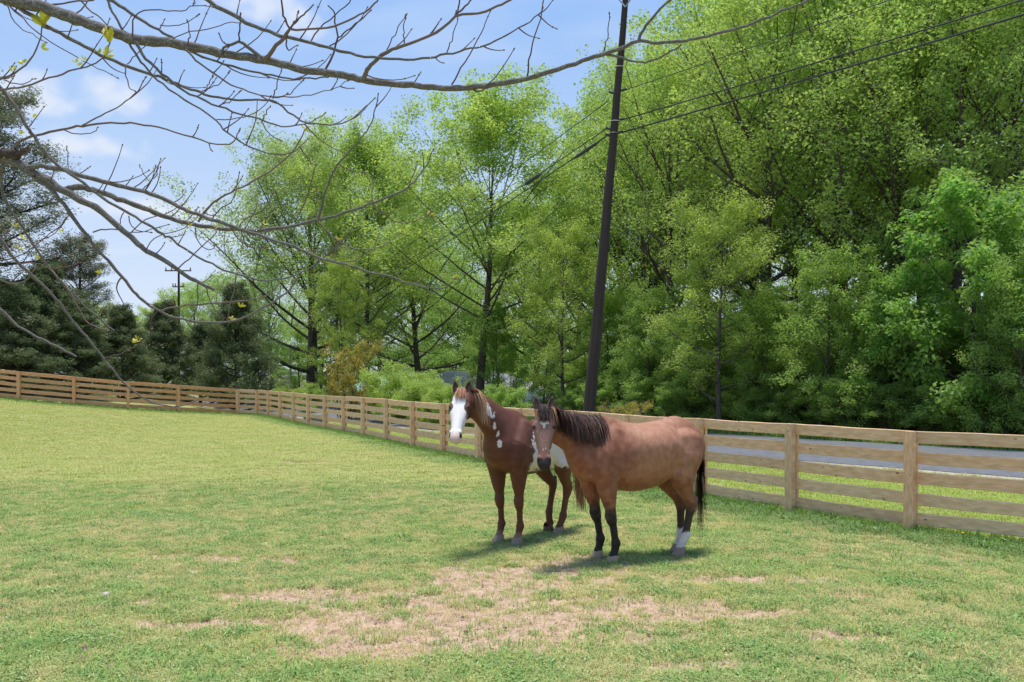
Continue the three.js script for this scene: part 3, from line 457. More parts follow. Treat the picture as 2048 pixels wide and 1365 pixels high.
// ---------------------------------------------------------------- the bare-branched tree whose boughs hang in from the left
{
  const r = rngOf(404), o = thing('budding_tree', 'nearly bare tree with long grey budding branches hanging in from the upper left', 'tree', [-4.7, 0, -4.5]);
  const origin = V(-4.7, 0, -4.5);
  const greyTex = canvasNoise(256, 512, (u, v) => { const a = tile(u, v, 26, 4), l = smooth(0.12, 0.42, tile(u, v, 9, 4)), f = 0.40 + 0.17 * a; return mix3([f * 1.02, f * 0.97, f * 0.93], [0.64, 0.66, 0.62], 0.55 * l); });
  greyTex.repeat.set(2, 5);
  const greyBark = new THREE.MeshStandardMaterial({ map: greyTex, color: rgb(0.92, 0.90, 0.88), roughness: 0.95, bumpMap: greyTex, bumpScale: 0.004 }), redBark = std([0.115, 0.062, 0.060], 0.8), brownBark = std([0.17, 0.125, 0.105], 0.85), budMat = std([0.21, 0.20, 0.075], 0.8), budRed = std([0.16, 0.07, 0.05], 0.8);
  const leafM = new THREE.MeshPhysicalMaterial({ color: rgb(0.72, 0.66, 0.05), roughness: 0.6, transmission: 0.55, thickness: 0, side: THREE.DoubleSide });
  const stubBark = greyBark.clone(); stubBark.color = rgb(0.42, 0.33, 0.29);
  const rel = (x, y, d) => at(x, y, d).sub(origin);
  const buds = [];
  const bud = (p, dir, s) => { const g = new THREE.LatheGeometry([[0, -0.2], [0.24, 0], [0.34, 0.35], [0.22, 0.8], [0, 1.15]].map(([x, y]) => new THREE.Vector2(x * s, y * s)), 6); g.applyQuaternion(new THREE.Quaternion().setFromUnitVectors(V(0, 1, 0), dir)); g.translate(p.x, p.y, p.z); buds.push(g); };
  // each bough: [width at start, width at end (photograph pixels), distance at start, at end, points]
  function bough(w0, w1, d0, d1, xy, { mat, name, twigs = 0, tip = true, knots = true } = {}) {
    const pts = xy.map(([x, y], k) => rel(x, y, mix(d0, d1, k / (xy.length - 1)))), n = Math.max(10, Math.min(90, Math.round(pts.reduce((s, p, k) => k ? s + p.distanceTo(pts[k - 1]) : 0, 0) * 34)));
    const c = curve(pts, n), rad = c.map((_, k) => { const t = k / n, d = mix(d0, d1, t); return mix(w0, w1, Math.pow(t, 0.85)) / 2 * d / F_PX * (1 + (knots ? 0.22 * Math.pow(Math.max(0, n2(k * 0.55, w0 * 7 + d0 * 13)), 2) + 0.07 * n2(k * 0.9 + 40, d0 * 5) : 0)); });
    c.forEach((p, k) => { if (k && k < n) p.add(V(n2(k * 0.31, d0 * 31) * 0.005, n2(k * 0.33 + 9, d0 * 31 + w0) * 0.006, 0)); });
    const m = new Mesher(); m.tube(c, rad, w0 > 10 ? 12 : w0 > 4.5 ? 8 : 6, null);
    part(name ?? (w0 > 4.6 ? 'limb' : 'twig'), m.geo(), mat ?? (w0 > 4.6 ? greyBark : w0 > 3.1 ? brownBark : redBark), o);
    if (tip && w1 < 3) { const e = c[n].clone().sub(c[n - 1]).normalize(); bud(c[n], e, 0.013); if (r() < 0.6) for (const s of [-1, 1]) bud(c[n - 1], e.clone().add(V(s * 0.5, 0.3, r() - 0.5)).normalize(), 0.009); }
    // short budding shoots
    for (let k = 0; k < twigs; k++) {
      const i = Math.floor(n * (0.08 + 0.88 * r())), p = c[i], up = r() < 0.68 ? 1 : -1, t = c[Math.min(n, i + 1)].clone().sub(c[Math.max(0, i - 1)]).normalize(), L = 0.06 + r() * r() * 0.26;
      const dir = V(t.x * 0.7 + (r() - 0.35) * 1.0, up * (0.25 + r() * 0.7), (r() - 0.5) * 0.9).normalize(), q = [p.clone()]; let e = dir.clone(); const cur = p.clone();
      for (let s = 0; s < 5; s++) { e.add(V((r() - 0.5) * 0.3, 0.14, (r() - 0.5) * 0.3)).normalize(); cur.addScaledVector(e, L / 5); q.push(cur.clone()); if (s > 1 && r() < 0.55) bud(cur, e.clone().add(V((r() - 0.5) * 1.4, 0.3, 0)).normalize(), 0.008); }
      const tm = new Mesher(); tm.tube(q, q.map((_, s) => mix(0.0036, 0.0018, s / 5)), 5, null); part('twig', tm.geo(), redBark, o); bud(cur, e, 0.011);
      if (r() < 0.4) for (const s of [-1, 1]) bud(q[4], e.clone().add(V(s * 0.7, 0.1, 0)).normalize(), 0.009);
    }
    return c;
  }
  // trunk and the two great limbs that carry everything, outside the picture
  { const m = new Mesher(), p = curve([V(0, -0.3, 0), V(0.03, 1.2, 0), V(-0.02, 2.6, 0.02), V(0.05, 4.2, 0.05), V(0.2, 6, -0.1), V(0.1, 7.5, 0)], 30); m.tube(p, p.map((_, k) => mix(0.24, 0.07, k / 30) * (1 + 0.5 * Math.exp(-k / 2.2))), 14, null); part('trunk', m.geo(), greyBark, o); }
  const T = (y) => { const p = V(0.03, y, 0.02).add(origin), d = -p.z; return [1024 + F_PX * p.x / d, HORIZON - (p.y - EYE) * F_PX / d]; };
  // upper boughs
  bough(52, 25, 4.5, 4.3, [T(3.5), [-420, -150], [-150, -50], [26, 1]], { tip: false });
  bough(25, 7, 4.3, 4.1, [[26, 1], [79, 14], [138, 34], [198, 55], [257, 76], [336, 85], [396, 97], [449, 107], [528, 121], [607, 140], [686, 152], [736, 161], [807, 169], [903, 176], [972, 172], [1058, 157], [1151, 127], [1213, 107], [1277, 82]], { twigs: 9, tip: false });
  bough(6.5, 4, 4.1, 4.0, [[1277, 82], [1290, 55], [1310, 28], [1340, 0], [1362, -22]], { mat: greyBark });
  bough(7, 4.5, 4.1, 4.1, [[1277, 82], [1320, 86], [1367, 82], [1414, 72], [1492, 51], [1562, 23], [1616, 2], [1660, -20]], { mat: greyBark });
  bough(5, 3, 4.12, 4.1, [[1213, 109], [1254, 119], [1275, 123], [1300, 122], [1336, 107], [1363, 90]], { mat: greyBark });
  bough(9, 2, 4.3, 4.5, [[-160, -70], [6, 2], [63, 30], [99, 55], [158, 87], [208, 113], [277, 140], [326, 156], [350, 166], [395, 183], [439, 195], [490, 200], [544, 200], [573, 221], [597, 239], [627, 248], [674, 249], [706, 237], [748, 198]], { twigs: 8 });
  bough(6, 2, 4.2, 4.4, [[270, 84], [297, 123], [336, 158], [376, 186], [429, 210], [479, 227], [524, 241], [564, 253], [597, 251], [627, 242], [649, 227]], { twigs: 6 });
  bough(4.8, 2, 4.25, 4.5, [[257, 85], [277, 119], [297, 142], [326, 170], [376, 203], [429, 239], [457, 268], [498, 295], [538, 306], [577, 307], [597, 295], [615, 279]], { twigs: 4 });
  bough(3, 1.4, 4.4, 4.5, [[10, 4], [20, 14], [49, 42], [85, 73], [148, 111], [188, 133], [233, 155]], { twigs: 2 });
  bough(2.6, 1.4, 4.4, 4.4, [[12, 5], [31, 49], [60, 66], [90, 84]], {});
  bough(7, 3, 4.3, 4.3, [[200, -16], [220, 0], [267, 30], [307, 55], [346, 77], [386, 105], [445, 127], [520, 146], [568, 156], [617, 157], [657, 155]], { twigs: 5, mat: greyBark });
  bough(4, 1.6, 4.2, 4.3, [[370, 99], [399, 127], [445, 160], [488, 180], [532, 192], [577, 194], [627, 188], [674, 174], [694, 162]], { twigs: 5 });
  bough(5, 4.6, 4.35, 4.3, [[206, -18], [214, 0], [227, 30], [245, 61]], { tip: false, mat: greyBark });
  bough(4, 2.4, 4.35, 4.3, [[140, -14], [160, 2], [190, 28], [218, 54]], { tip: false });
  bough(4.2, 3, 4.3, 4.3, [[95, 12], [130, 6], [180, 0], [215, -8]], { tip: false });
  bough(3.2, 2.4, 4.3, 4.3, [[150, 29], [165, 15], [182, -6]], { tip: false });
  bough(9.5, 2, 4.15, 4.0, [[395, -14], [413, 0], [465, 30], [508, 53], [558, 71], [597, 81], [657, 95], [706, 108], [772, 117], [841, 117], [893, 108], [944, 96], [996, 81], [1044, 52], [1082, 24], [1087, 0]], { twigs: 10, mat: greyBark });
  bough(9, 5, 4.2, 4.0, [[528, 119], [556, 89], [575, 65], [579, 57]], { tip: false, mat: brownBark });
  bough(4.4, 3, 4.0, 3.9, [[579, 57], [566, 28], [562, 0], [562, -15]], { mat: redBark, tip: false });
  bough(4.2, 2.6, 4.0, 3.9, [[581, 57], [597, 38], [624, 12]], { mat: redBark });
  bough(3, 2.2, 4.0, 3.95, [[586, 50], [592, 38], [596, 25]], { mat: redBark });
  bough(5, 3, 4.0, 3.9, [[579, 58], [617, 59], [657, 54], [696, 42], [726, 26], [750, 6], [760, -8]], { mat: brownBark, tip: false });
  bough(3.6, 2, 4.0, 4.0, [[574, 70], [573, 92], [578, 102], [592, 92]], { mat: redBark });
  bough(8, 4.4, 4.2, 4.2, [[523, 116], [508, 104], [492, 92], [476, 84], [456, 91], [446, 98], [444, 108]], { mat: greyBark, tip: false });
  bough(3.6, 3, 4.2, 4.1, [[478, 84], [479, 55], [481, 25]], { mat: redBark });
  bough(3, 2, 4.2, 4.1, [[460, 89], [446, 85], [438, 68]], { mat: redBark });
  bough(4.4, 2.4, 4.15, 4.0, [[651, 138], [667, 105], [674, 75], [670, 45], [670, 30], [659, 14]], { mat: redBark });
  bough(3.2, 2.2, 4.05, 3.9, [[676, 75], [706, 53], [740, 22]], { mat: redBark });
  bough(2.8, 2.2, 4.1, 4.0, [[622, 82], [643, 53], [670, 30], [694, 8], [704, -8]], { mat: redBark, tip: false });
  bough(9, 5, 4.15, 4.0, [[727, 157], [735, 138], [748, 124], [779, 100], [813, 90], [869, 65], [910, 33]], { twigs: 4, tip: false, mat: brownBark });
  bough(5.5, 4.5, 4.0, 4.0, [[910, 33], [962, 24], [1000, 10], [1030, -6]], { tip: false, mat: brownBark });
  bough(4.4, 3, 4.0, 4.0, [[910, 33], [928, 15], [948, -6]], { tip: false, mat: redBark });
  bough(3.6, 3, 4.0, 4.0, [[910, 33], [916, 15], [922, -6]], { tip: false, mat: redBark });
  for (const [w, p] of [[3.6, [[903, 170], [924, 131], [944, 103], [965, 59], [980, 24]]], [4.6, [[944, 177], [954, 183], [966, 180], [996, 148], [1027, 100]]], [3.6, [[1054, 155], [1061, 103], [1079, 45], [1087, 0]]], [2.8, [[1206, 107], [1216, 69], [1219, 29]]], [2.6, [[772, 103], [793, 62], [812, 31]]], [2.6, [[808, 88], [807, 60], [811, 34]]], [2.6, [[893, 106], [905, 75], [915, 40]]], [3.4, [[264, 72], [265, 45], [272, 28], [292, 21], [330, 21], [365, 22], [385, 12], [424, 14]]], [2.6, [[385, 12], [392, -4]]], [3, [[373, 92], [379, 70], [375, 44]]], [2.2, [[254, 128], [273, 108], [292, 90]]], [2.6, [[249, 132], [252, 155], [260, 178], [270, 183]]], [2.4, [[403, 183], [430, 172], [447, 160], [458, 144]]], [2.2, [[410, 182], [418, 165], [425, 153]]], [2.6, [[545, 197], [553, 172], [563, 138]]], [2.4, [[550, 196], [575, 190], [590, 178], [605, 162]]], [2.4, [[440, 210], [460, 203], [480, 183]]], [2.2, [[433, 239], [470, 238], [497, 231], [525, 215], [540, 195]]], [2.6, [[524, 243], [532, 225], [540, 214]]], [2.6, [[522, 244], [533, 262], [548, 276], [560, 281]]], [2.4, [[345, 77], [380, 64], [430, 55], [458, 46], [478, 46]]], [2.2, [[320, 50], [350, 52], [378, 42], [396, 30]]]])
    bough(w, 1.7, 4.15, 4.1, p, { mat: redBark, knots: false });
  // lower boughs
  bough(46, 26, 4.6, 4.6, [T(3.1), [-420, 240], [-180, 292], [-40, 305], [6, 308]], { tip: false });
  { // the torn stub
    const m = new Mesher(), p = [[-10, 307], [14, 308], [34, 308], [50, 303]].map(([x, y]) => rel(x, y, 4.6)), c = curve(p, 14); m.tube(c, c.map((_, k) => (k > 10 ? mix(0.026, 0.008, (k - 10) / 4) : 0.029) * (1 + 0.35 * n2(k * 0.9, 3))), 11, null); part('broken_stub', m.geo(), stubBark, o);
    for (const [dx, dy, L] of [[2, -7, 10], [-2, -3, 14], [1, 3, 9]]) { const s = new Mesher(); s.tube([rel(40, 306 + dy, 4.6), rel(46 + L * 0.5, 304 + dy, 4.6), rel(48 + L, 301 + dy * 1.4, 4.6)], [0.010, 0.007, 0.001], 5, null); part('splinter', s.geo(), std([0.14, 0.095, 0.07], 0.95), o); }
  }
  bough(21, 5.5, 4.6, 4.8, [[-2, 309], [12, 317], [40, 329], [65, 347], [95, 360], [115, 376], [142, 390], [168, 404], [198, 420], [237, 453], [277, 489], [293, 502], [336, 527], [376, 553], [396, 565], [419, 576], [428, 581]], { twigs: 3, tip: false });
  bough(11, 2.2, 4.62, 4.5, [[56, 336], [83, 332], [111, 337], [138, 343], [178, 355], [227, 368], [277, 380], [316, 394], [356, 412], [390, 428], [423, 440], [459, 452], [488, 461], [518, 471], [577, 489], [616, 507], [656, 521], [696, 531], [738, 544], [778, 553], [818, 567], [847, 574], [881, 577], [897, 571], [911, 557]], { twigs: 9 });
  bough(13, 2.2, 4.7, 4.9, [[128, 380], [142, 376], [168, 376], [198, 384], [237, 398], [277, 412], [316, 428], [356, 442], [399, 451], [459, 459], [508, 461], [568, 455], [607, 446], [647, 438], [706, 420], [746, 406], [798, 385], [821, 371], [837, 352], [853, 330], [866, 300]], { twigs: 8 });
  bough(8, 2.4, 4.4, 4.7, [[-30, 140], [4, 182], [30, 214], [53, 253], [63, 268], [85, 297], [105, 323], [135, 345], [168, 368], [198, 390], [247, 422], [287, 444], [326, 471], [340, 477], [383, 507], [429, 531], [462, 546], [508, 558], [537, 562], [577, 554], [617, 538], [656, 511], [680, 489]], { twigs: 6 });
  bough(9.5, 3, 4.62, 4.9, [[66, 350], [71, 357], [99, 378], [129, 412], [158, 452], [178, 477], [194, 500], [208, 514], [237, 547], [267, 583], [287, 603], [316, 622], [356, 636], [405, 646], [458, 645], [498, 631], [537, 610], [577, 582], [593, 558]], { twigs: 2 });
  bough(3.6, 2.2, 4.75, 4.8, [[318, 623], [349, 614], [399, 609], [478, 604], [528, 594], [549, 580], [557, 568]], { mat: brownBark });
  bough(6.5, 3, 4.6, 5.1, [[6, 314], [3, 335], [2, 349], [6, 388], [20, 420], [40, 448], [59, 479], [79, 510], [99, 537], [138, 581], [168, 611], [198, 638], [229, 662]], { twigs: 3, tip: false });
  bough(3, 1.8, 4.9, 5.0, [[101, 540], [138, 583], [155, 615], [175, 645], [200, 657], [215, 660]], { mat: brownBark });
  bough(7, 2, 4.8, 5.4, [[-40, 440], [4, 484], [30, 521], [59, 547], [89, 575], [119, 607], [138, 634], [168, 670], [198, 707], [227, 743], [249, 768], [279, 792], [318, 810], [348, 813], [377, 808], [393, 801]], { mat: greyBark });
  bough(5.5, 4, 5.0, 5.1, [[-30, 585], [0, 618], [30, 648], [69, 672], [109, 692], [152, 714]], { mat: greyBark, tip: false });
  bough(5, 2, 4.4, 4.3, [[-20, 168], [0, 158], [30, 146], [59, 119], [75, 91], [83, 59], [86, 50]], { twigs: 4, mat: brownBark });
  bough(5, 2, 4.4, 4.2, [[-20, 182], [0, 180], [40, 174], [99, 156], [148, 140], [188, 127], [210, 111], [218, 89]], { twigs: 4, mat: brownBark });
  bough(6, 2.2, 4.6, 4.4, [[22, 300], [32, 290], [45, 279], [83, 268], [129, 258], [164, 252], [218, 247], [265, 247], [316, 255], [376, 272], [435, 289], [463, 286], [471, 277], [479, 260]], { twigs: 2, mat: brownBark });
  bough(3.4, 2, 4.5, 4.4, [[164, 251], [198, 233], [237, 214], [271, 188], [290, 156]], { mat: brownBark, twigs: 1 });
  bough(5, 2, 4.6, 4.5, [[396, 444], [419, 412], [449, 392], [492, 370], [542, 340], [583, 305], [603, 275], [611, 258]], { mat: brownBark, twigs: 2 });
  bough(5, 2, 4.8, 4.7, [[635, 442], [647, 398], [661, 353], [686, 317], [722, 277], [744, 242], [756, 190]], { mat: greyBark, twigs: 2 });
  for (const [w, p] of [[2.6, [[423, 439], [439, 420], [459, 406], [471, 384], [478, 347]]], [3, [[636, 443], [659, 466], [683, 486], [711, 498], [738, 498], [762, 494], [790, 476], [804, 464]]], [2.6, [[746, 408], [758, 423], [790, 443], [818, 446], [841, 438], [859, 427]]], [3, [[675, 525], [707, 522], [729, 508], [746, 496], [758, 468]]], [2.4, [[413, 577], [419, 598], [431, 623], [454, 639]]], [3.4, [[472, 552], [468, 584], [456, 620], [457, 643]]], [3, [[395, 566], [395, 606], [381, 640]]], [2.6, [[316, 622], [303, 638], [300, 670], [287, 688], [273, 690]]], [2.6, [[206, 717], [237, 709], [265, 696]]], [3.6, [[241, 557], [234, 571], [235, 589], [255, 620]]], [3, [[355, 538], [385, 511], [429, 467], [431, 459]]], [2.6, [[459, 450], [480, 482], [510, 497], [535, 494]]], [2.6, [[482, 460], [490, 485], [500, 493]]], [2.4, [[390, 455], [395, 480], [410, 498], [425, 498], [432, 490]]], [2.6, [[478, 462], [482, 446], [500, 434], [525, 420], [540, 400], [544, 388]]], [2.4, [[490, 458], [505, 430], [515, 404]]], [2.6, [[505, 471], [515, 468], [530, 440], [550, 417]]], [2.6, [[592, 440], [610, 405], [625, 350], [632, 330]]], [2.4, [[636, 438], [631, 410], [634, 375]]], [2.2, [[746, 405], [744, 380], [746, 352]]], [2.2, [[579, 490], [600, 500], [625, 502], [650, 500], [672, 485]]], [3, [[185, 465], [210, 458], [235, 460], [260, 465], [290, 462], [335, 450]]], [2.4, [[257, 432], [262, 450], [275, 462], [300, 465]]], [2.4, [[292, 500], [305, 480], [330, 468], [365, 458], [388, 440], [398, 425]]], [2.4, [[262, 465], [290, 440], [325, 430], [355, 415], [370, 405]]], [2.2, [[247, 425], [240, 440], [238, 452]]], [2.2, [[284, 380], [296, 368], [310, 352], [315, 338]]], [2, [[298, 362], [285, 345], [279, 332]]], [2.4, [[347, 405], [362, 396], [365, 382]]], [2, [[137, 338], [135, 315], [133, 295]]], [2.4, [[128, 260], [148, 267], [172, 268], [190, 262], [194, 256]]], [2.6, [[0, 522], [40, 512], [70, 490], [110, 465], [132, 438]]], [2.8, [[0, 560], [25, 567], [50, 560], [72, 537]]], [2.4, [[35, 530], [50, 526], [75, 528], [98, 537]]], [2.6, [[100, 537], [125, 536], [145, 531], [160, 526]]], [2.4, [[0, 455], [30, 475], [60, 486]]], [2.2, [[60, 487], [85, 478], [115, 455], [132, 436]]], [2.2, [[0, 240], [20, 240], [32, 234]]], [2.4, [[0, 253], [30, 255], [50, 248]]], [2.6, [[10, 160], [30, 168], [52, 166], [68, 158]]]])
    bough(w, 1.6, 4.7, 4.75, p, { mat: w >= 2.8 ? brownBark : redBark, knots: false });
  // opening leaves: pointed, folded along the midrib, in small sprays
  const leafGeo = (() => { const m = new Mesher(), n = 6; for (let k = 0; k <= n; k++) { const t = k / n, w = 0.24 * Math.pow(Math.sin(Math.PI * Math.min(1, t * 0.93 + 0.04)), 0.8) * (1 + 0.12 * Math.sin(t * 22)), c = 0.22 * t * t; m.vert(-w, t, c + w * 0.55, 0, 0, 1); m.vert(0, t, c, 0, 0, 1); m.vert(w, t, c + w * 0.55, 0, 0, 1); } for (let k = 0; k < n; k++) for (const s of [0, 1]) { const a = k * 3 + s; m.tri(a, a + 1, a + 3); m.tri(a + 1, a + 4, a + 3); } const g = m.geo(); g.computeVertexNormals(); return g; })();
  const spray = (x, y, d, n, size, dirs) => { for (let k = 0; k < n; k++) { const l = part('leaf', leafGeo, leafM, o); l.position.copy(rel(x + (r() - 0.5) * 6, y + (r() - 0.5) * 6, d)); const [ax, ay] = dirs[k % dirs.length]; l.quaternion.setFromUnitVectors(V(0, 1, 0), V(ax, ay, (r() - 0.5) * 0.8).normalize()); l.rotateY(r() * 6); l.scale.setScalar(size * (0.75 + r() * 0.45)); } };
  spray(84, 52, 4.3, 6, 0.085, [[-0.35, 1], [-0.1, 1], [0.7, 0.8], [0.9, 0.7], [-0.5, 0.9], [0.1, 1]]);
  spray(217, 84, 4.2, 5, 0.08, [[-0.2, 1], [0.2, 1], [0.35, 0.9], [-0.3, 0.9], [0, 1]]);
  spray(213, 112, 4.2, 4, 0.042, [[0.6, 0.8], [0.1, 1], [0.8, 0.5], [-0.4, 0.8]]);
  spray(193, 105, 4.25, 3, 0.035, [[-0.2, 1], [0.3, 1], [0, 1]]);
  spray(80, 95, 4.3, 3, 0.035, [[0.5, 0.5], [0.8, 0.1], [-0.2, 0.7]]);
  for (const [x, y, d, n] of [[25, 140, 4.35, 4], [45, 128, 4.35, 4], [152, 128, 4.3, 3], [168, 122, 4.3, 4], [380, 450, 4.7, 5], [395, 440, 4.7, 4], [463, 640, 4.8, 5], [482, 612, 4.8, 4], [272, 684, 4.8, 6], [276, 678, 4.8, 4], [36, 496, 4.9, 4], [47, 476, 4.9, 4], [28, 452, 4.9, 3], [122, 466, 4.9, 5], [197, 548, 4.9, 4], [72, 518, 4.9, 3], [42, 268, 4.6, 3], [528, 450, 4.7, 3], [431, 458, 4.7, 2], [676, 480, 4.8, 4], [858, 427, 4.8, 3], [805, 464, 4.8, 3], [910, 556, 4.5, 3], [610, 260, 4.5, 3], [68, 235, 4.5, 3]]) spray(x, y, d, n, 0.026, [[-0.5, 0.9], [0.4, 1], [0.9, 0.4], [-0.8, 0.3], [0.1, 1]]);
  const bg = part('buds', mergeGeometries(buds.filter((_, k) => k % 2 === 0)), budMat, o); bg.userData.kind = 'stuff';
  const bg2 = part('buds', mergeGeometries(buds.filter((_, k) => k % 2 === 1)), budRed, o); bg2.userData.kind = 'stuff';
}
const HS = [];
// ---------------------------------------------------------------- the two horses
// A body is a field of swept ellipses joined with a smooth minimum and meshed with surface nets.
const smin = (a, b, k) => { const h = Math.max(0, k - Math.abs(a - b)) / k; return Math.min(a, b) - h * h * k * 0.25; };
function sweep(nodes, k = 0.03) {      // nodes: {p, a (across L), b (in the plane of L and the path), L, egg}
  const segs = [];
  for (let i = 0; i + 1 < nodes.length; i++) {
    const A = nodes[i], B = nodes[i + 1], T = B.p.clone().sub(A.p), len = T.length(); T.divideScalar(len);
    const L0 = A.L, L1 = B.L; segs.push({ A, B, T, len, L0, L1 });
  }
  const box = new THREE.Box3(); for (const n of nodes) { const m = Math.max(n.a, n.b, n.bb ?? 0); box.expandByPoint(n.p.clone().addScalar(m)); box.expandByPoint(n.p.clone().addScalar(-m)); }
  const f = (x, y, z) => {
    let best = 1e9;
    for (const s of segs) {
      const px = x - s.A.p.x, py = y - s.A.p.y, pz = z - s.A.p.z, T = s.T; let t = (px * T.x + py * T.y + pz * T.z) / s.len; t = t < 0 ? 0 : t > 1 ? 1 : t;
      let lx = s.L0.x + (s.L1.x - s.L0.x) * t, ly = s.L0.y + (s.L1.y - s.L0.y) * t, lz = s.L0.z + (s.L1.z - s.L0.z) * t; const dt = lx * T.x + ly * T.y + lz * T.z; lx -= T.x * dt; ly -= T.y * dt; lz -= T.z * dt; const ll = 1 / (Math.sqrt(lx * lx + ly * ly + lz * lz) || 1); lx *= ll; ly *= ll; lz *= ll;
      const ux = ly * T.z - lz * T.y, uy = lz * T.x - lx * T.z, uz = lx * T.y - ly * T.x, vx = px - T.x * s.len * t, vy = py - T.y * s.len * t, vz = pz - T.z * s.len * t;
      let a = s.A.a + (s.B.a - s.A.a) * t, b = s.A.b + (s.B.b - s.A.b) * t; const egg = (s.A.egg ?? 0) + ((s.B.egg ?? 0) - (s.A.egg ?? 0)) * t;
      const l = vx * lx + vy * ly + vz * lz, u = vx * ux + vy * uy + vz * uz, w = vx * T.x + vy * T.y + vz * T.z;
      let least = b; if (s.A.bb !== undefined) { const lower = s.A.bb + (s.B.bb - s.A.bb) * t; least = Math.min(b, lower); if (u < 0) b = lower; }
      if (egg) a *= 1 - egg * clamp(u / b, -1, 1);
      const m = Math.min(a, least), d = (Math.sqrt((l / a) ** 2 + (u / b) ** 2 + (w / m) ** 2) - 1) * m;
      if (d < best) best = d;
    }
    return best;
  };
  return { f, k, box };
}
const boxDist = (b, x, y, z) => { const dx = Math.max(b.min.x - x, 0, x - b.max.x), dy = Math.max(b.min.y - y, 0, y - b.max.y), dz = Math.max(b.min.z - z, 0, z - b.max.z); return Math.sqrt(dx * dx + dy * dy + dz * dz); };
const fieldOf = (solids, cuts = []) => (x, y, z) => {
  let d = 1e9;
  for (const s of solids) { if (boxDist(s.box, x, y, z) > d + s.k) continue; const e = s.f(x, y, z); d = d > 1e8 ? e : smin(d, e, s.k); }
  for (const c of cuts) { if (boxDist(c.box, x, y, z) > Math.max(0.03, -d) + 0.03) continue; d = -smin(-d, c.f(x, y, z), c.k); }
  return d;
};
function surfaceNet(F, lo, hi, h) {
  const nx = Math.ceil((hi.x - lo.x) / h) + 1, ny = Math.ceil((hi.y - lo.y) / h) + 1, nz = Math.ceil((hi.z - lo.z) / h) + 1, val = new Float32Array(nx * ny * nz).fill(1), B = 8, half = B * h * 0.5 * 1.74;
  for (let bz = 0; bz < nz; bz += B) for (let by = 0; by < ny; by += B) for (let bx = 0; bx < nx; bx += B) {
    const d = F(lo.x + (bx + B / 2 - 0.5) * h, lo.y + (by + B / 2 - 0.5) * h, lo.z + (bz + B / 2 - 0.5) * h), skip = Math.abs(d) > half + 0.05;
    for (let k = bz; k < Math.min(nz, bz + B); k++) for (let j = by; j < Math.min(ny, by + B); j++) for (let i = bx; i < Math.min(nx, bx + B); i++) val[(k * ny + j) * nx + i] = skip ? d : F(lo.x + i * h, lo.y + j * h, lo.z + k * h);
  }
  const pos = [], idx = [], cell = new Int32Array(nx * ny * nz).fill(-1), sx = 1, sy = nx, sz = nx * ny, corner = [0, sx, sy, sx + sy, sz, sx + sz, sy + sz, sx + sy + sz], E = [[0, 1], [2, 3], [4, 5], [6, 7], [0, 2], [1, 3], [4, 6], [5, 7], [0, 4], [1, 5], [2, 6], [3, 7]];
  for (let k = 0; k + 1 < nz; k++) for (let j = 0; j + 1 < ny; j++) for (let i = 0; i + 1 < nx; i++) {
    const o = (k * ny + j) * nx + i; let m = 0; for (let c = 0; c < 8; c++) if (val[o + corner[c]] < 0) m |= 1 << c;
    if (m === 0 || m === 255) continue;
    let x = 0, y = 0, z = 0, n = 0;
    for (const [a, b] of E) { if (((m >> a) & 1) === ((m >> b) & 1)) continue; const va = val[o + corner[a]], vb = val[o + corner[b]], t = va / (va - vb); x += (a & 1) + ((b & 1) - (a & 1)) * t; y += ((a >> 1) & 1) + (((b >> 1) & 1) - ((a >> 1) & 1)) * t; z += (a >> 2) + ((b >> 2) - (a >> 2)) * t; n++; }
    cell[o] = pos.length / 3; pos.push(lo.x + (i + x / n) * h, lo.y + (j + y / n) * h, lo.z + (k + z / n) * h);
  }
  const quad = (a, b, c, d, flip) => { if (a < 0 || b < 0 || c < 0 || d < 0) return; flip ? idx.push(a, c, b, b, c, d) : idx.push(a, b, c, b, d, c); };
  for (let k = 1; k + 1 < nz; k++) for (let j = 1; j + 1 < ny; j++) for (let i = 1; i + 1 < nx; i++) {
    const o = (k * ny + j) * nx + i, s = val[o] < 0;
    if (s !== val[o + sx] < 0) quad(cell[o - sy - sz], cell[o - sz], cell[o - sy], cell[o], !s);
    if (s !== val[o + sy] < 0) quad(cell[o - sx - sz], cell[o - sx], cell[o - sz], cell[o], !s);
    if (s !== val[o + sz] < 0) quad(cell[o - sx - sy], cell[o - sy], cell[o - sx], cell[o], !s);
  }
  return { pos, idx };
}
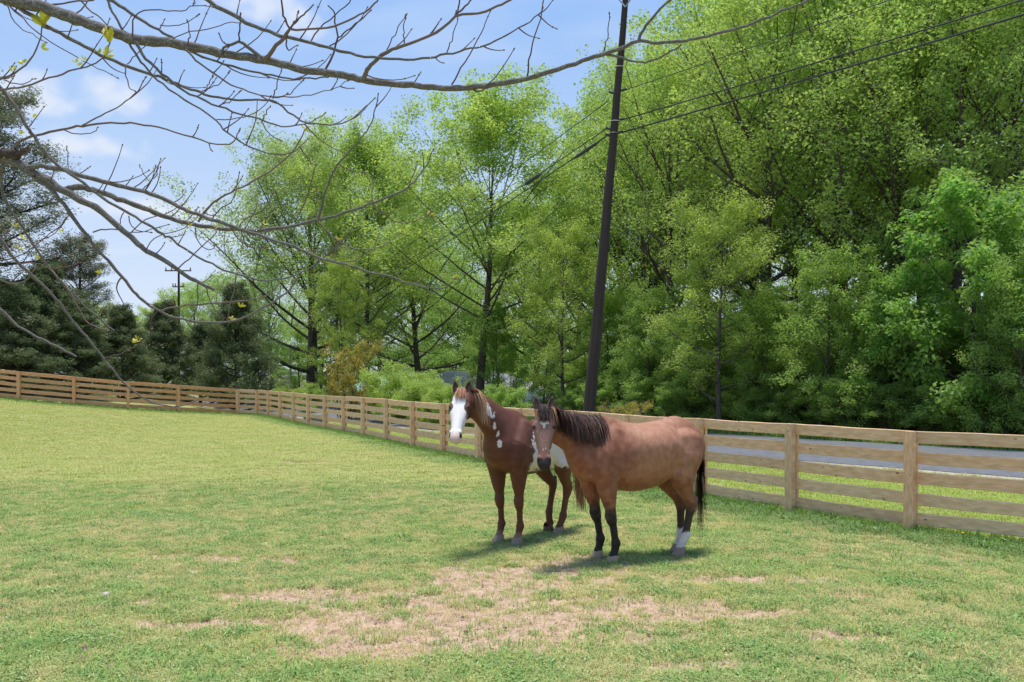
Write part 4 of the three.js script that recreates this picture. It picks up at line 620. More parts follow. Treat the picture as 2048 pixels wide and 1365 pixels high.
function makeHorse(C) {
  const Z = V(0, 0, 1), solids = [], cuts = [], N = (x, y, z, a, b, L = Z, egg = 0) => ({ p: V(x, y, z), a, b, L, egg });
  // trunk: x, top, bottom, half width
  const fat = C.fat, bl = C.back ?? 0, st = (x) => x + (C.long ?? 0) * clamp((x + 0.6) / 1.2);
  { const tn = [[-0.79, 1.25, 1.08, 0.08, 0], [-0.735, 1.36, 1.01, 0.14, 0], [-0.63, 1.45, 0.97, 0.195, 0.1], [-0.49, 1.492 + bl * 0.3, 0.95, 0.222, 0.2], [-0.36, 1.462 + bl * 0.4, 0.895, 0.228 + 0.012 * fat, 0.1], [-0.20, 1.415 + bl * 0.8, 0.81 - 0.050 * fat, 0.25 + 0.085 * fat, -0.08 * fat], [-0.02, 1.395 + bl, 0.78 - 0.062 * fat, 0.262 + 0.092 * fat, -0.08 * fat], [0.15, 1.425 + bl * 0.8, 0.775 - 0.040 * fat, 0.252 + 0.062 * fat, 0.05], [0.30, 1.488, 0.795, 0.24 + 0.018 * fat, 0.36], [0.42, 1.465, 0.83, 0.225, 0.38], [0.53, 1.38, 0.87, 0.20, 0.2], [0.615, 1.27, 0.93, 0.165, 0], [0.675, 1.16, 1.0, 0.095, 0]], MID = 1.14, c1 = new THREE.CatmullRomCurve3(tn.map((q) => V(st(q[0]), q[1], q[2]))).getPoints(48), c2 = new THREE.CatmullRomCurve3(tn.map((q) => V(st(q[0]), q[3], q[4]))).getPoints(48);
    solids.push(sweep(c1.map((q, k) => ({ p: V(q.x, MID, 0), a: c2[k].y, b: Math.max(0.075, q.y - MID), bb: Math.max(0.075, MID - q.z), L: Z, egg: c2[k].z })), 0.05)); }
  // neck
  const neck = C.neck.map(([x, y, z, a, b, lx, lz]) => N(x, y, z, a, b, V(lx ?? 0, 0, lz ?? 1).normalize(), 0.25)); solids.push(sweep(neck, 0.08));
  // shoulders, chest muscle, thighs
  for (const s of [-1, 1]) {
    solids.push(sweep([N(st(0.27), 1.34, s * 0.125, 0.07, 0.10), N(st(0.44), 1.13, s * 0.185, 0.084, 0.130), N(st(0.47), 1.00, s * 0.190, 0.082, 0.125), N(st(0.42), 0.90, s * 0.178, 0.080, 0.118)], 0.034));
    solids.push(sweep([N(st(0.615), 1.10, s * 0.09, 0.082, 0.09), N(st(0.55), 0.94, s * 0.10, 0.075, 0.085)], 0.03));
  }
  // legs
  const hooves = [];
  for (const leg of C.legs) {
    const pts = leg.pts.map(([x, y, z, a, b]) => N(x, y, z, a, b)); solids.push(sweep(pts, 0.026));
    for (const e of leg.extra ?? []) solids.push(sweep(e.map(([x, y, z, r]) => N(x, y, z, r, r)), 0.035));
    hooves.push(leg.hoof);
  }
  // head
  const Pp = V(...C.poll), hd = V(C.face[0], 0, C.face[1]).normalize(), pitch = C.pitch, f = hd.clone().multiplyScalar(Math.cos(pitch)).add(V(0, -Math.sin(pitch), 0)), n = hd.clone().multiplyScalar(Math.sin(pitch)).add(V(0, Math.cos(pitch), 0)), roll = C.roll ?? 0;
  const l0 = f.clone().cross(n).normalize(); if (roll) { const q = new THREE.Quaternion().setFromAxisAngle(f, roll); n.applyQuaternion(q); l0.applyQuaternion(q); }
  const l = l0, H = (s, lat, dep) => Pp.clone().addScaledVector(f, s).addScaledVector(l, lat).addScaledVector(n, -dep);
  { const hn = [[-0.03, 0.075, 0.055], [0.05, 0.108, 0.086], [0.13, 0.128, 0.102], [0.21, 0.127, 0.103], [0.29, 0.108, 0.085], [0.37, 0.088, 0.067], [0.45, 0.074, 0.058], [0.52, 0.070, 0.062], [0.565, 0.064, 0.060], [0.60, 0.046, 0.046]], cv = new THREE.CatmullRomCurve3(hn.map((q) => V(...q))).getPoints(30);
    solids.push(sweep(cv.map(({ x: s, y: b, z: a }) => ({ p: H(s, 0, 0.055), a, b: 0.055 - 0.03 * smooth(0.56, 0.60, s) - 0.02 * smooth(0.03, -0.03, s), bb: Math.max(0.03, 2 * b - 0.055), L: l, egg: -0.10 * smooth(0.36, 0.22, s) })), 0.04)); }
  const ball = (s, lat, dep, r, k) => solids.push(sweep([{ p: H(s, lat, dep), a: r, b: r, L: l }, { p: H(s + 0.004, lat, dep), a: r, b: r, L: l }], k));
  solids.push(sweep([{ p: H(0.50, 0, 0.112), a: 0.034, b: 0.030, L: l }, { p: H(0.560, 0, 0.112), a: 0.032, b: 0.022, L: l }], 0.03));
  for (const s of [-1, 1]) {
    solids.push(sweep([{ p: H(0.11, s * 0.052, 0.155), a: 0.042, b: 0.085, L: l }, { p: H(0.19, s * 0.055, 0.17), a: 0.036, b: 0.075, L: l }], 0.03));
    ball(0.187, s * 0.084, 0.044, 0.028, 0.02); solids.push(sweep([{ p: H(0.150, s * 0.080, 0.032), a: 0.016, b: 0.016, L: l }, { p: H(0.163, s * 0.096, 0.034), a: 0.013, b: 0.013, L: l }], 0.02));
    solids.push(sweep([{ p: H(0.24, s * 0.078, 0.075), a: 0.010, b: 0.010, L: l }, { p: H(0.38, s * 0.058, 0.085), a: 0.008, b: 0.008, L: l }], 0.03));
    solids.push(sweep([{ p: H(0.505, s * 0.042, 0.030), a: 0.022, b: 0.022, L: l }, { p: H(0.55, s * 0.047, 0.045), a: 0.02, b: 0.024, L: l }], 0.025));
    cuts.push(sweep([{ p: H(0.525, s * 0.056, 0.020), a: 0.009, b: 0.012, L: l }, { p: H(0.562, s * 0.064, 0.040), a: 0.010, b: 0.016, L: l }], 0.012));
    // ears: a shell, hollow towards the front
    const e0 = H(0.015, s * 0.056, 0.055), ed = f.clone().multiplyScalar(-1).addScaledVector(n, C.earTilt ?? 0.12).addScaledVector(l, s * (C.earOut ?? 0.18)).normalize(), eN = (t, a, b, dn) => ({ p: e0.clone().addScaledVector(ed, t).addScaledVector(n, dn), a, b, L: l });
    solids.push(sweep([eN(-0.02, 0.034, 0.030, 0), eN(0.04, 0.037, 0.026, 0), eN(0.085, 0.036, 0.022, 0), eN(0.125, 0.026, 0.017, 0), eN(0.165, 0.008, 0.008, 0)], 0.018));
    cuts.push(sweep([eN(0.03, 0.020, 0.020, 0.020), eN(0.08, 0.023, 0.018, 0.018), eN(0.125, 0.014, 0.012, 0.014)], 0.008));
  }
  cuts.push(sweep([{ p: H(0.602, -0.05, 0.094), a: 0.005, b: 0.006, L: f }, { p: H(0.602, 0.05, 0.094), a: 0.005, b: 0.006, L: f }], 0.008));
  { // shallow hollows between the muscles
    const F0 = fieldOf(solids), groove = (pts, rad, depth, k) => { for (const s of [-1, 1]) cuts.push(sweep(pts.map(([x, y]) => { let z = 0.5; while (z > 0.02 && F0(st(x), y, s * z) > 0) z -= 0.004; return { p: V(st(x), y, s * (z + rad - depth)), a: rad, b: rad, L: V(1, 0, 0) }; }), k)); };
    groove([[-0.30, 1.14], [-0.305, 1.04], [-0.32, 0.95]], 0.075, 0.009, 0.045); groove([[0.46, 0.93], [0.44, 0.80]], 0.02, 0.005, 0.015); groove([[-0.57, 0.98], [-0.56, 0.86]], 0.03, 0.005, 0.02); }
  const F = fieldOf(solids, cuts), grad = (p, e = 0.004) => V(F(p.x + e, p.y, p.z) - F(p.x - e, p.y, p.z), F(p.x, p.y + e, p.z) - F(p.x, p.y - e, p.z), F(p.x, p.y, p.z + e) - F(p.x, p.y, p.z - e)).normalize();
  // plane across the throat: the head is meshed finer than the body
  const cutP = H(0.06, 0, 0.25).addScaledVector(V(...C.neck[C.neck.length - 1].slice(0, 3)).sub(Pp), 0.9), cutN = Pp.clone().add(H(0.3, 0, 0.1)).multiplyScalar(0.5).sub(V(...C.neck[2].slice(0, 3))).normalize(), side = (x, y, z) => (x - cutP.x) * cutN.x + (y - cutP.y) * cutN.y + (z - cutP.z) * cutN.z;
  const body = surfaceNet((x, y, z) => Math.max(F(x, y, z), side(x, y, z) - 0.012), V(-0.95, 0.04, -0.42), V(1.35, 1.8, 0.42), 0.0105);
  const hb = new THREE.Box3(); for (const s of [-0.22, 0.65]) for (const a of [-0.16, 0.16]) for (const d of [-0.06, 0.36]) hb.expandByPoint(H(s, a, d));
  const head = surfaceNet((x, y, z) => Math.max(F(x, y, z), -side(x, y, z) - 0.004), hb.min, hb.max, 0.0042);
  const pos = body.pos.concat(head.pos), off = body.pos.length / 3, idx = body.idx; for (const i of head.idx) idx.push(i + off);
  const nor = new Float32Array(pos.length), col = new Float32Array(pos.length), p = V(0, 0, 0);
  for (let i = 0; i < pos.length; i += 3) {
    p.set(pos[i], pos[i + 1], pos[i + 2]); const g = grad(p, i / 3 < off ? 0.006 : 0.003); nor.set([g.x, g.y, g.z], i);
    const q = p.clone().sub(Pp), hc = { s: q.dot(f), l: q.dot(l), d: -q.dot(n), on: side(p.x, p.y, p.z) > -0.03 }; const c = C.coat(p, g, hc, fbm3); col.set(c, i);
  }
  const geo = new THREE.BufferGeometry(); geo.setAttribute('position', new THREE.Float32BufferAttribute(pos, 3)); geo.setAttribute('normal', new THREE.BufferAttribute(nor, 3)); geo.setAttribute('color', new THREE.BufferAttribute(col, 3)); geo.setIndex(idx);
  const uv = new Float32Array(pos.length / 3 * 2); for (let i = 0; i < pos.length / 3; i++) { uv[i * 2] = pos[i * 3] + pos[i * 3 + 2] * 0.6; uv[i * 2 + 1] = pos[i * 3 + 1]; } geo.setAttribute('uv', new THREE.BufferAttribute(uv, 2));
  const o = thing('horse', C.label, 'horse', [C.place[0], groundHeight(C.place[0], C.place[1]) - 0.008, C.place[1]], C.turn);
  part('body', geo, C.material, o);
  for (const s of [-1, 1]) { const e = part('eye', new THREE.SphereGeometry(0.020, 18, 14), eyeMat, o); e.position.copy(H(0.190, s * 0.092, 0.031)); }
  for (const [x, z, lift, tilt, c] of hooves) {
    const m = new Mesher(), S = 18, rings = [[0.098, 0.043, -0.016], [0.082, 0.050, -0.008], [0.05, 0.056, 0.006], [0.012, 0.063, 0.022], [0, 0.061, 0.022], [0, 0.001, 0.015]];
    for (const [y, r, dx] of rings) for (let k = 0; k < S; k++) { const a = k / S * 6.2832, back = Math.cos(a) < -0.3 ? 0.86 : 1; m.vert(dx + Math.cos(a) * r * 1.08 * back, y * (1 - 0.2 * Math.max(0, -Math.cos(a)) * (y > 0.02 ? 1 : 0)), Math.sin(a) * r, 0, 1, 0); }
    for (let j = 0; j + 1 < rings.length; j++) for (let k = 0; k < S; k++) { const a = j * S + k, b = j * S + (k + 1) % S; m.tri(a, b, a + S); m.tri(b, b + S, a + S); }
    const g = m.geo(); g.computeVertexNormals(); const h = part('hoof', g, hoofMats[c], o); h.position.set(x, lift, z); h.rotation.z = tilt; h.scale.set(1.1, 1, 1.12);
  }
  // hair: ribbons that slide over the coat
  const hair = new Mesher(), rr = rngOf(C.seed);
  const strand = (start, dir, len, steps, w, color, { gravity = 0.45, stand = 0.006, free = false, wide = null } = {}) => {
    const q = start.clone(), d = dir.clone().normalize(), P = [q.clone()]; const step = len / steps;
    for (let k = 0; k < steps; k++) { d.add(V((rr() - 0.5) * 0.22, -gravity, (rr() - 0.5) * 0.18)).normalize(); q.addScaledVector(d, step); if (!free) { const e = F(q.x, q.y, q.z); if (e < stand) { const g = grad(q); q.addScaledVector(g, stand - e); d.addScaledVector(g, -Math.min(0, d.dot(g))).normalize(); } } P.push(q.clone()); }
    const base = hair.count;
    for (let k = 0; k <= steps; k++) { const t = P[Math.min(steps, k + 1)].clone().sub(P[Math.max(0, k - 1)]).normalize(), g = free ? V(0.3, 0.1, -1).normalize() : grad(P[k]); let s = wide ? wide.clone() : t.clone().cross(g); s.addScaledVector(t, -s.dot(t)).normalize(); const nn = t.clone().cross(s); if (nn.dot(g) < 0) { nn.negate(); s.negate(); } const ww = w * (1 - 0.75 * Math.pow(k / steps, 1.5)) * 0.5, c = color(k / steps); hair.vert(P[k].x - s.x * ww, P[k].y - s.y * ww, P[k].z - s.z * ww, nn.x - s.x * 0.3, nn.y - s.y * 0.3, nn.z - s.z * 0.3, c); hair.vert(P[k].x + s.x * ww, P[k].y + s.y * ww, P[k].z + s.z * ww, nn.x + s.x * 0.3, nn.y + s.y * 0.3, nn.z + s.z * 0.3, c); }
    for (let k = 0; k < steps; k++) { const a = base + k * 2; hair.tri(a, a + 2, a + 1); hair.tri(a + 1, a + 2, a + 3); }
  };
  C.hair({ strand, H, f, n, l, F, grad, rr, neck, flush: (name) => { const m = part(name, hair.geo(), hairMat, o); hair.p.length = hair.n.length = hair.c.length = hair.u.length = hair.i.length = 0; return m; } });
  return { o, F, H };
}
const eyeMat = new THREE.MeshPhysicalMaterial({ color: rgb(0.012, 0.008, 0.006), roughness: 0.3, specularIntensity: 0.6 });
const hornTex = canvasNoise(128, 128, (u, v) => { const f = 0.60 + 0.18 * tile(u, v, 12, 3); return [f * 1.05, f * 0.95, f * 0.84]; });
const hoofMats = [new THREE.MeshStandardMaterial({ map: hornTex, color: rgb(0.95, 0.86, 0.76), roughness: 0.8 }), new THREE.MeshStandardMaterial({ map: hornTex, color: rgb(0.80, 0.72, 0.68), roughness: 0.8 }), new THREE.MeshStandardMaterial({ map: hornTex, color: rgb(0.42, 0.30, 0.22), roughness: 0.8 })];
const hairMat = new THREE.MeshPhysicalMaterial({ vertexColors: true, roughness: 0.6, side: THREE.DoubleSide, specularIntensity: 0.3 });
const coatTex = canvasNoise(512, 512, (u, v) => { const f = 0.5 + 0.5 * tile(u, v, 60, 3); return [f, f, f]; }, false); coatTex.repeat.set(9, 6);
const coatMat = (sheen) => new THREE.MeshPhysicalMaterial({ vertexColors: true, roughness: 0.55, specularIntensity: 0.6, bumpMap: coatTex, bumpScale: 0.0012, sheen: sheen, sheenRoughness: 0.6, sheenColor: rgb(0.8, 0.7, 0.6) });
const frontLeg = (s, hoofX, hoofZ, kneeX = 0, top = 0) => {
  const g = (y) => clamp((0.95 - y) / 0.95), X = (x, y) => x + top * (1 - g(y)) + (hoofX - 0.475) * g(y) + kneeX * Math.exp(-(((y - 0.48) / 0.16) ** 2)), Zz = (z, y) => s * z + (hoofZ - s * 0.14) * g(y);
  return [[0.425, 0.93, 0.155, 0.088, 0.118], [0.428, 0.80, 0.154, 0.079, 0.100], [0.426, 0.68, 0.149, 0.062, 0.075], [0.42, 0.57, 0.145, 0.043, 0.050], [0.428, 0.505, 0.143, 0.050, 0.057], [0.422, 0.45, 0.142, 0.044, 0.050], [0.413, 0.40, 0.141, 0.029, 0.036], [0.412, 0.27, 0.14, 0.027, 0.034], [0.410, 0.215, 0.14, 0.040, 0.047], [0.420, 0.18, 0.14, 0.034, 0.040], [0.444, 0.125, 0.14, 0.031, 0.035], [0.462, 0.085, 0.14, 0.041, 0.043]].map(([x, y, z, a, b]) => [X(x, y), y, Zz(z, y), a * 1.12, b * 1.14]);
};
const hindLeg = (s, hoofX, hoofZ, hockX = 0, hockY = 0) => {
  const low = (y) => clamp((0.56 - y) / 0.56), g = (y) => clamp((0.95 - y) / 0.95), hk = (y) => Math.exp(-(((y - 0.54) / 0.22) ** 2)), X = (x, y) => x + (hoofX + 0.575) * Math.pow(low(y), 0.9) + hockX * hk(y), Zz = (z, y) => s * z + (hoofZ - s * 0.12) * g(y);
  return [[-0.51, 1.25, 0.140, 0.118, 0.22], [-0.50, 1.08, 0.172, 0.124, 0.20], [-0.450, 0.93, 0.172, 0.106, 0.165], [-0.470, 0.81, 0.162, 0.084, 0.122], [-0.535, 0.69, 0.142, 0.056, 0.076], [-0.60, 0.60, 0.13, 0.044, 0.058], [-0.637, 0.545, 0.127, 0.047, 0.064], [-0.640, 0.485, 0.125, 0.041, 0.053], [-0.632, 0.42, 0.123, 0.030, 0.039], [-0.622, 0.27, 0.121, 0.028, 0.037], [-0.624, 0.215, 0.12, 0.041, 0.050], [-0.612, 0.18, 0.12, 0.036, 0.041], [-0.590, 0.125, 0.12, 0.032, 0.036], [-0.575, 0.085, 0.12, 0.042, 0.044]].map(([x, y, z, a, b]) => [X(x, y), y + hockY * hk(y), Zz(z, y), a * (y < 0.9 ? 1.14 : 1), b * (y < 0.9 ? 1.16 : 1)]);
};
const hockPoint = (pts) => { const q = pts[6]; return [[q[0], q[1] + 0.03, q[2], 0.036], [q[0] - 0.052, q[1] + 0.062, q[2], 0.022]]; };
const leg = (pts, hoofTint, hind) => { const e = pts[pts.length - 1]; return { pts, extra: hind ? [hockPoint(pts)] : [], hoof: [e[0] + 0.004, e[2], 0, 0, hoofTint] }; };

// --- the bay in front
{
  const hz = 0.12, lf = frontLeg(-1, 0.43, -0.14, 0, 0.115), rf = frontLeg(1, 0.425, 0.15, 0, 0.115), lh = hindLeg(-1, -0.45, -0.11, 0.02), rh = hindLeg(1, -0.58, 0.06, 0.0);
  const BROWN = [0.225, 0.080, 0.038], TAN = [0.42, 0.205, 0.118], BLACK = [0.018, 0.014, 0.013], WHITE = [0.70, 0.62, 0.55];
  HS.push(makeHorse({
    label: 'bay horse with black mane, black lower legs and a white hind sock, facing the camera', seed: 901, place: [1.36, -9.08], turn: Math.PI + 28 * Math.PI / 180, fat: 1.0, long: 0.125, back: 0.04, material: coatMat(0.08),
    neck: [[0.46, 1.19, 0, 0.165, 0.275], [0.64, 1.275, 0.01, 0.13, 0.24], [0.81, 1.345, 0.03, 0.108, 0.20], [0.97, 1.41, 0.055, 0.096, 0.168], [1.09, 1.47, 0.06, 0.089, 0.147, 0.5, 1], [1.14, 1.50, 0.02, 0.082, 0.12, 1, 1]],
    poll: [1.185, 1.615, -0.015], face: [0.50, -0.87], pitch: 1.2, earTilt: 0.02, earOut: 0.2,
    legs: [leg(lf, 0), leg(rf, 0), leg(lh, 1, true), leg(rh, 1, true)],
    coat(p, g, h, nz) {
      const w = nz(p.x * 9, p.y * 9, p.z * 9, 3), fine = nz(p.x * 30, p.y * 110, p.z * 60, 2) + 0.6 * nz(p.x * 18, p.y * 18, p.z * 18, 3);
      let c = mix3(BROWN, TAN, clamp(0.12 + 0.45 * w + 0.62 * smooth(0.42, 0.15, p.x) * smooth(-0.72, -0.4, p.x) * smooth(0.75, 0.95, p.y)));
      const front = p.x > 0.1 && p.y < 0.9, hind = p.x < -0.2 && p.y < 0.8;
      if (front) c = mix3(c, BLACK, smooth(0.72, 0.46, p.y + 0.10 * w));
      if (hind) { c = mix3(c, [0.05, 0.03, 0.022], smooth(0.62, 0.44, p.y + 0.05 * w)); c = mix3(c, WHITE, smooth(0.265, 0.24, p.y + 0.06 * w)); if (p.y < 0.14) c = mix3(c, [0.55, 0.42, 0.34], 0.5); }
      if (h.on && h.s > -0.05) {
        const roan = smooth(-0.2, 0.5, nz(p.x * 75, p.y * 60, p.z * 75, 3));
        c = mix3(c, [0.20, 0.105, 0.075], 0.75 * smooth(0.03, 0.10, h.s) * smooth(0.16, 0.06, h.d));
        c = mix3(c, [0.44, 0.34, 0.29], 0.34 * roan * smooth(0.08, 0.14, h.s) * smooth(0.46, 0.36, h.s) * smooth(0.12, 0.05, h.d));
        const star = Math.hypot(h.l / 0.05, (h.s - 0.150) / 0.027) + 0.5 * nz(p.x * 25, p.y * 25, p.z * 25, 3); if (h.d < 0.08) c = mix3(c, [0.74, 0.68, 0.62], smooth(1.0, 0.7, star)); if (h.d < 0.08) c = mix3(c, [0.66, 0.58, 0.52], smooth(1, 0.6, Math.hypot(h.l / 0.014, (h.s - 0.185) / 0.03)));
        for (const [s, a] of [[0.425, 0.008], [0.415, -0.018], [0.43, -0.05]]) if (h.d < 0.09) c = mix3(c, [0.55, 0.47, 0.42], 0.7 * smooth(1, 0.4, Math.hypot((h.l - a) / 0.007, (h.s - s) / 0.013) + 0.6 * w));
        c = mix3(c, [0.022, 0.017, 0.016], smooth(0.495, 0.525, h.s + 0.02 * w + 0.03 * (h.d > 0.06 ? 1 : 0)));
        c = mix3(c, [0.30, 0.17, 0.12], 0.8 * smooth(0.595, 0.605, h.s) * smooth(0.10, 0.115, h.d));
        const eye = Math.hypot((Math.abs(h.l) - 0.095) / 0.032, (h.s - 0.190) / 0.026, (h.d - 0.036) / 0.035); c = mix3(c, [0.035, 0.024, 0.02], 0.85 * smooth(1.2, 0.7, eye));
      }
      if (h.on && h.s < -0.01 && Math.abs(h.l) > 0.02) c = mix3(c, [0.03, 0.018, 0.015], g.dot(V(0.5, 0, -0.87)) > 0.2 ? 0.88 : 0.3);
      if (p.y < 1.1 && p.x > -0.3 && p.x < 0.2 && h.on === false) c = mix3(c, [0.26, 0.115, 0.065], 0.2);
      const v = 1 + 0.12 * fine; return [c[0] * v, c[1] * v, c[2] * v];
    },
    hair({ strand, H, f, n, l, rr, neck, flush }) {
      const crest = (t) => { const i = Math.min(neck.length - 2, Math.floor(t * (neck.length - 1))), u = t * (neck.length - 1) - i, A = neck[i], B = neck[i + 1], T = B.p.clone().sub(A.p).normalize(), L = A.L.clone().lerp(B.L, u).normalize(), U = L.clone().cross(T).normalize(), b = mix(A.b, B.b, u); return A.p.clone().lerp(B.p, u).addScaledVector(U, b * 0.98); };
      for (let k = 0; k < 2100; k++) {
        const t = 0.20 + 0.80 * rr(), p = crest(t).add(V(0, 0.004, (rr() - 0.5) * 0.03)), near = smooth(0.55, 0.9, t), light = rr() < (t > 0.75 ? 0.30 : 0.05), tip = rr() < 0.25;
        const base = light ? [0.34 + rr() * 0.12, 0.20 + rr() * 0.07, 0.12] : rr() < 0.25 ? [0.15, 0.075, 0.045] : [0.026 + rr() * 0.015, 0.019, 0.017];
        strand(p, V((rr() - 0.5) * 0.5, 0.45 * rr(), rr() < 0.06 ? 0.7 : -0.8), (0.17 + rr() * 0.22) * mix(1.1, 0.8, near), 10, 0.0065, (u) => mix3(base, tip ? [0.20, 0.11, 0.07] : [0.022, 0.016, 0.015], light ? u * 0.9 : u * 0.5), { gravity: 0.3, stand: 0.006 + rr() * 0.022 });
      }
      for (let k = 0; k < 90; k++) { const t = 0.14 + 0.84 * rr(), p = crest(t); const c = rr() < 0.45 ? [0.34, 0.19, 0.11] : [0.08, 0.045, 0.03]; strand(p, V((rr() - 0.5) * 0.9, 1, -0.3 - rr() * 0.5), 0.07 + rr() * 0.05, 5, 0.006, () => c, { gravity: 0.12, stand: 0.004 }); }
      flush('mane');
      for (let k = 0; k < 380; k++) { const p = H(-0.05 + rr() * 0.06, (rr() - 0.5) * 0.085, -0.004), c = rr() < 0.2 ? [0.13, 0.07, 0.045] : [0.022, 0.017, 0.016]; strand(p, f.clone().multiplyScalar(0.6).addScaledVector(n, 0.5).addScaledVector(l, (rr() - 0.5) * 0.7), 0.10 + rr() * 0.07, 7, 0.0055, () => c, { gravity: 0.25, stand: 0.004 + rr() * 0.012 }); }
      flush('forelock');
      for (let k = 0; k < 270; k++) {
        const a = rr() * 6.28, q = Math.sqrt(rr()), p = V(-0.785 + Math.cos(a) * 0.02 * q, 1.19 + (rr() - 0.5) * 0.10, 0.03 + Math.sin(a) * 0.025 * q), L = 0.60 + rr() * 0.42, c = rr() < 0.12 ? [0.09, 0.05, 0.035] : [0.016 + rr() * 0.008, 0.012, 0.011];
        strand(p, V(-0.35, -1, (rr() - 0.5) * 0.15), L, 11, 0.0055, () => c, { gravity: 0.5, stand: 0.006 + rr() * 0.018 });
      }
      for (let k = 0; k < 40; k++) { const p = V(-0.82, 0.72 + rr() * 0.25, 0.02 + (rr() - 0.5) * 0.07); strand(p, V(-0.2 - rr() * 0.15, -1, -0.05 + (rr() - 0.5) * 0.2), 0.45 + rr() * 0.2, 9, 0.005, () => [0.016, 0.012, 0.011], { gravity: 0.25, stand: 0.01 }); }
      flush('tail');
    },
  }));
}
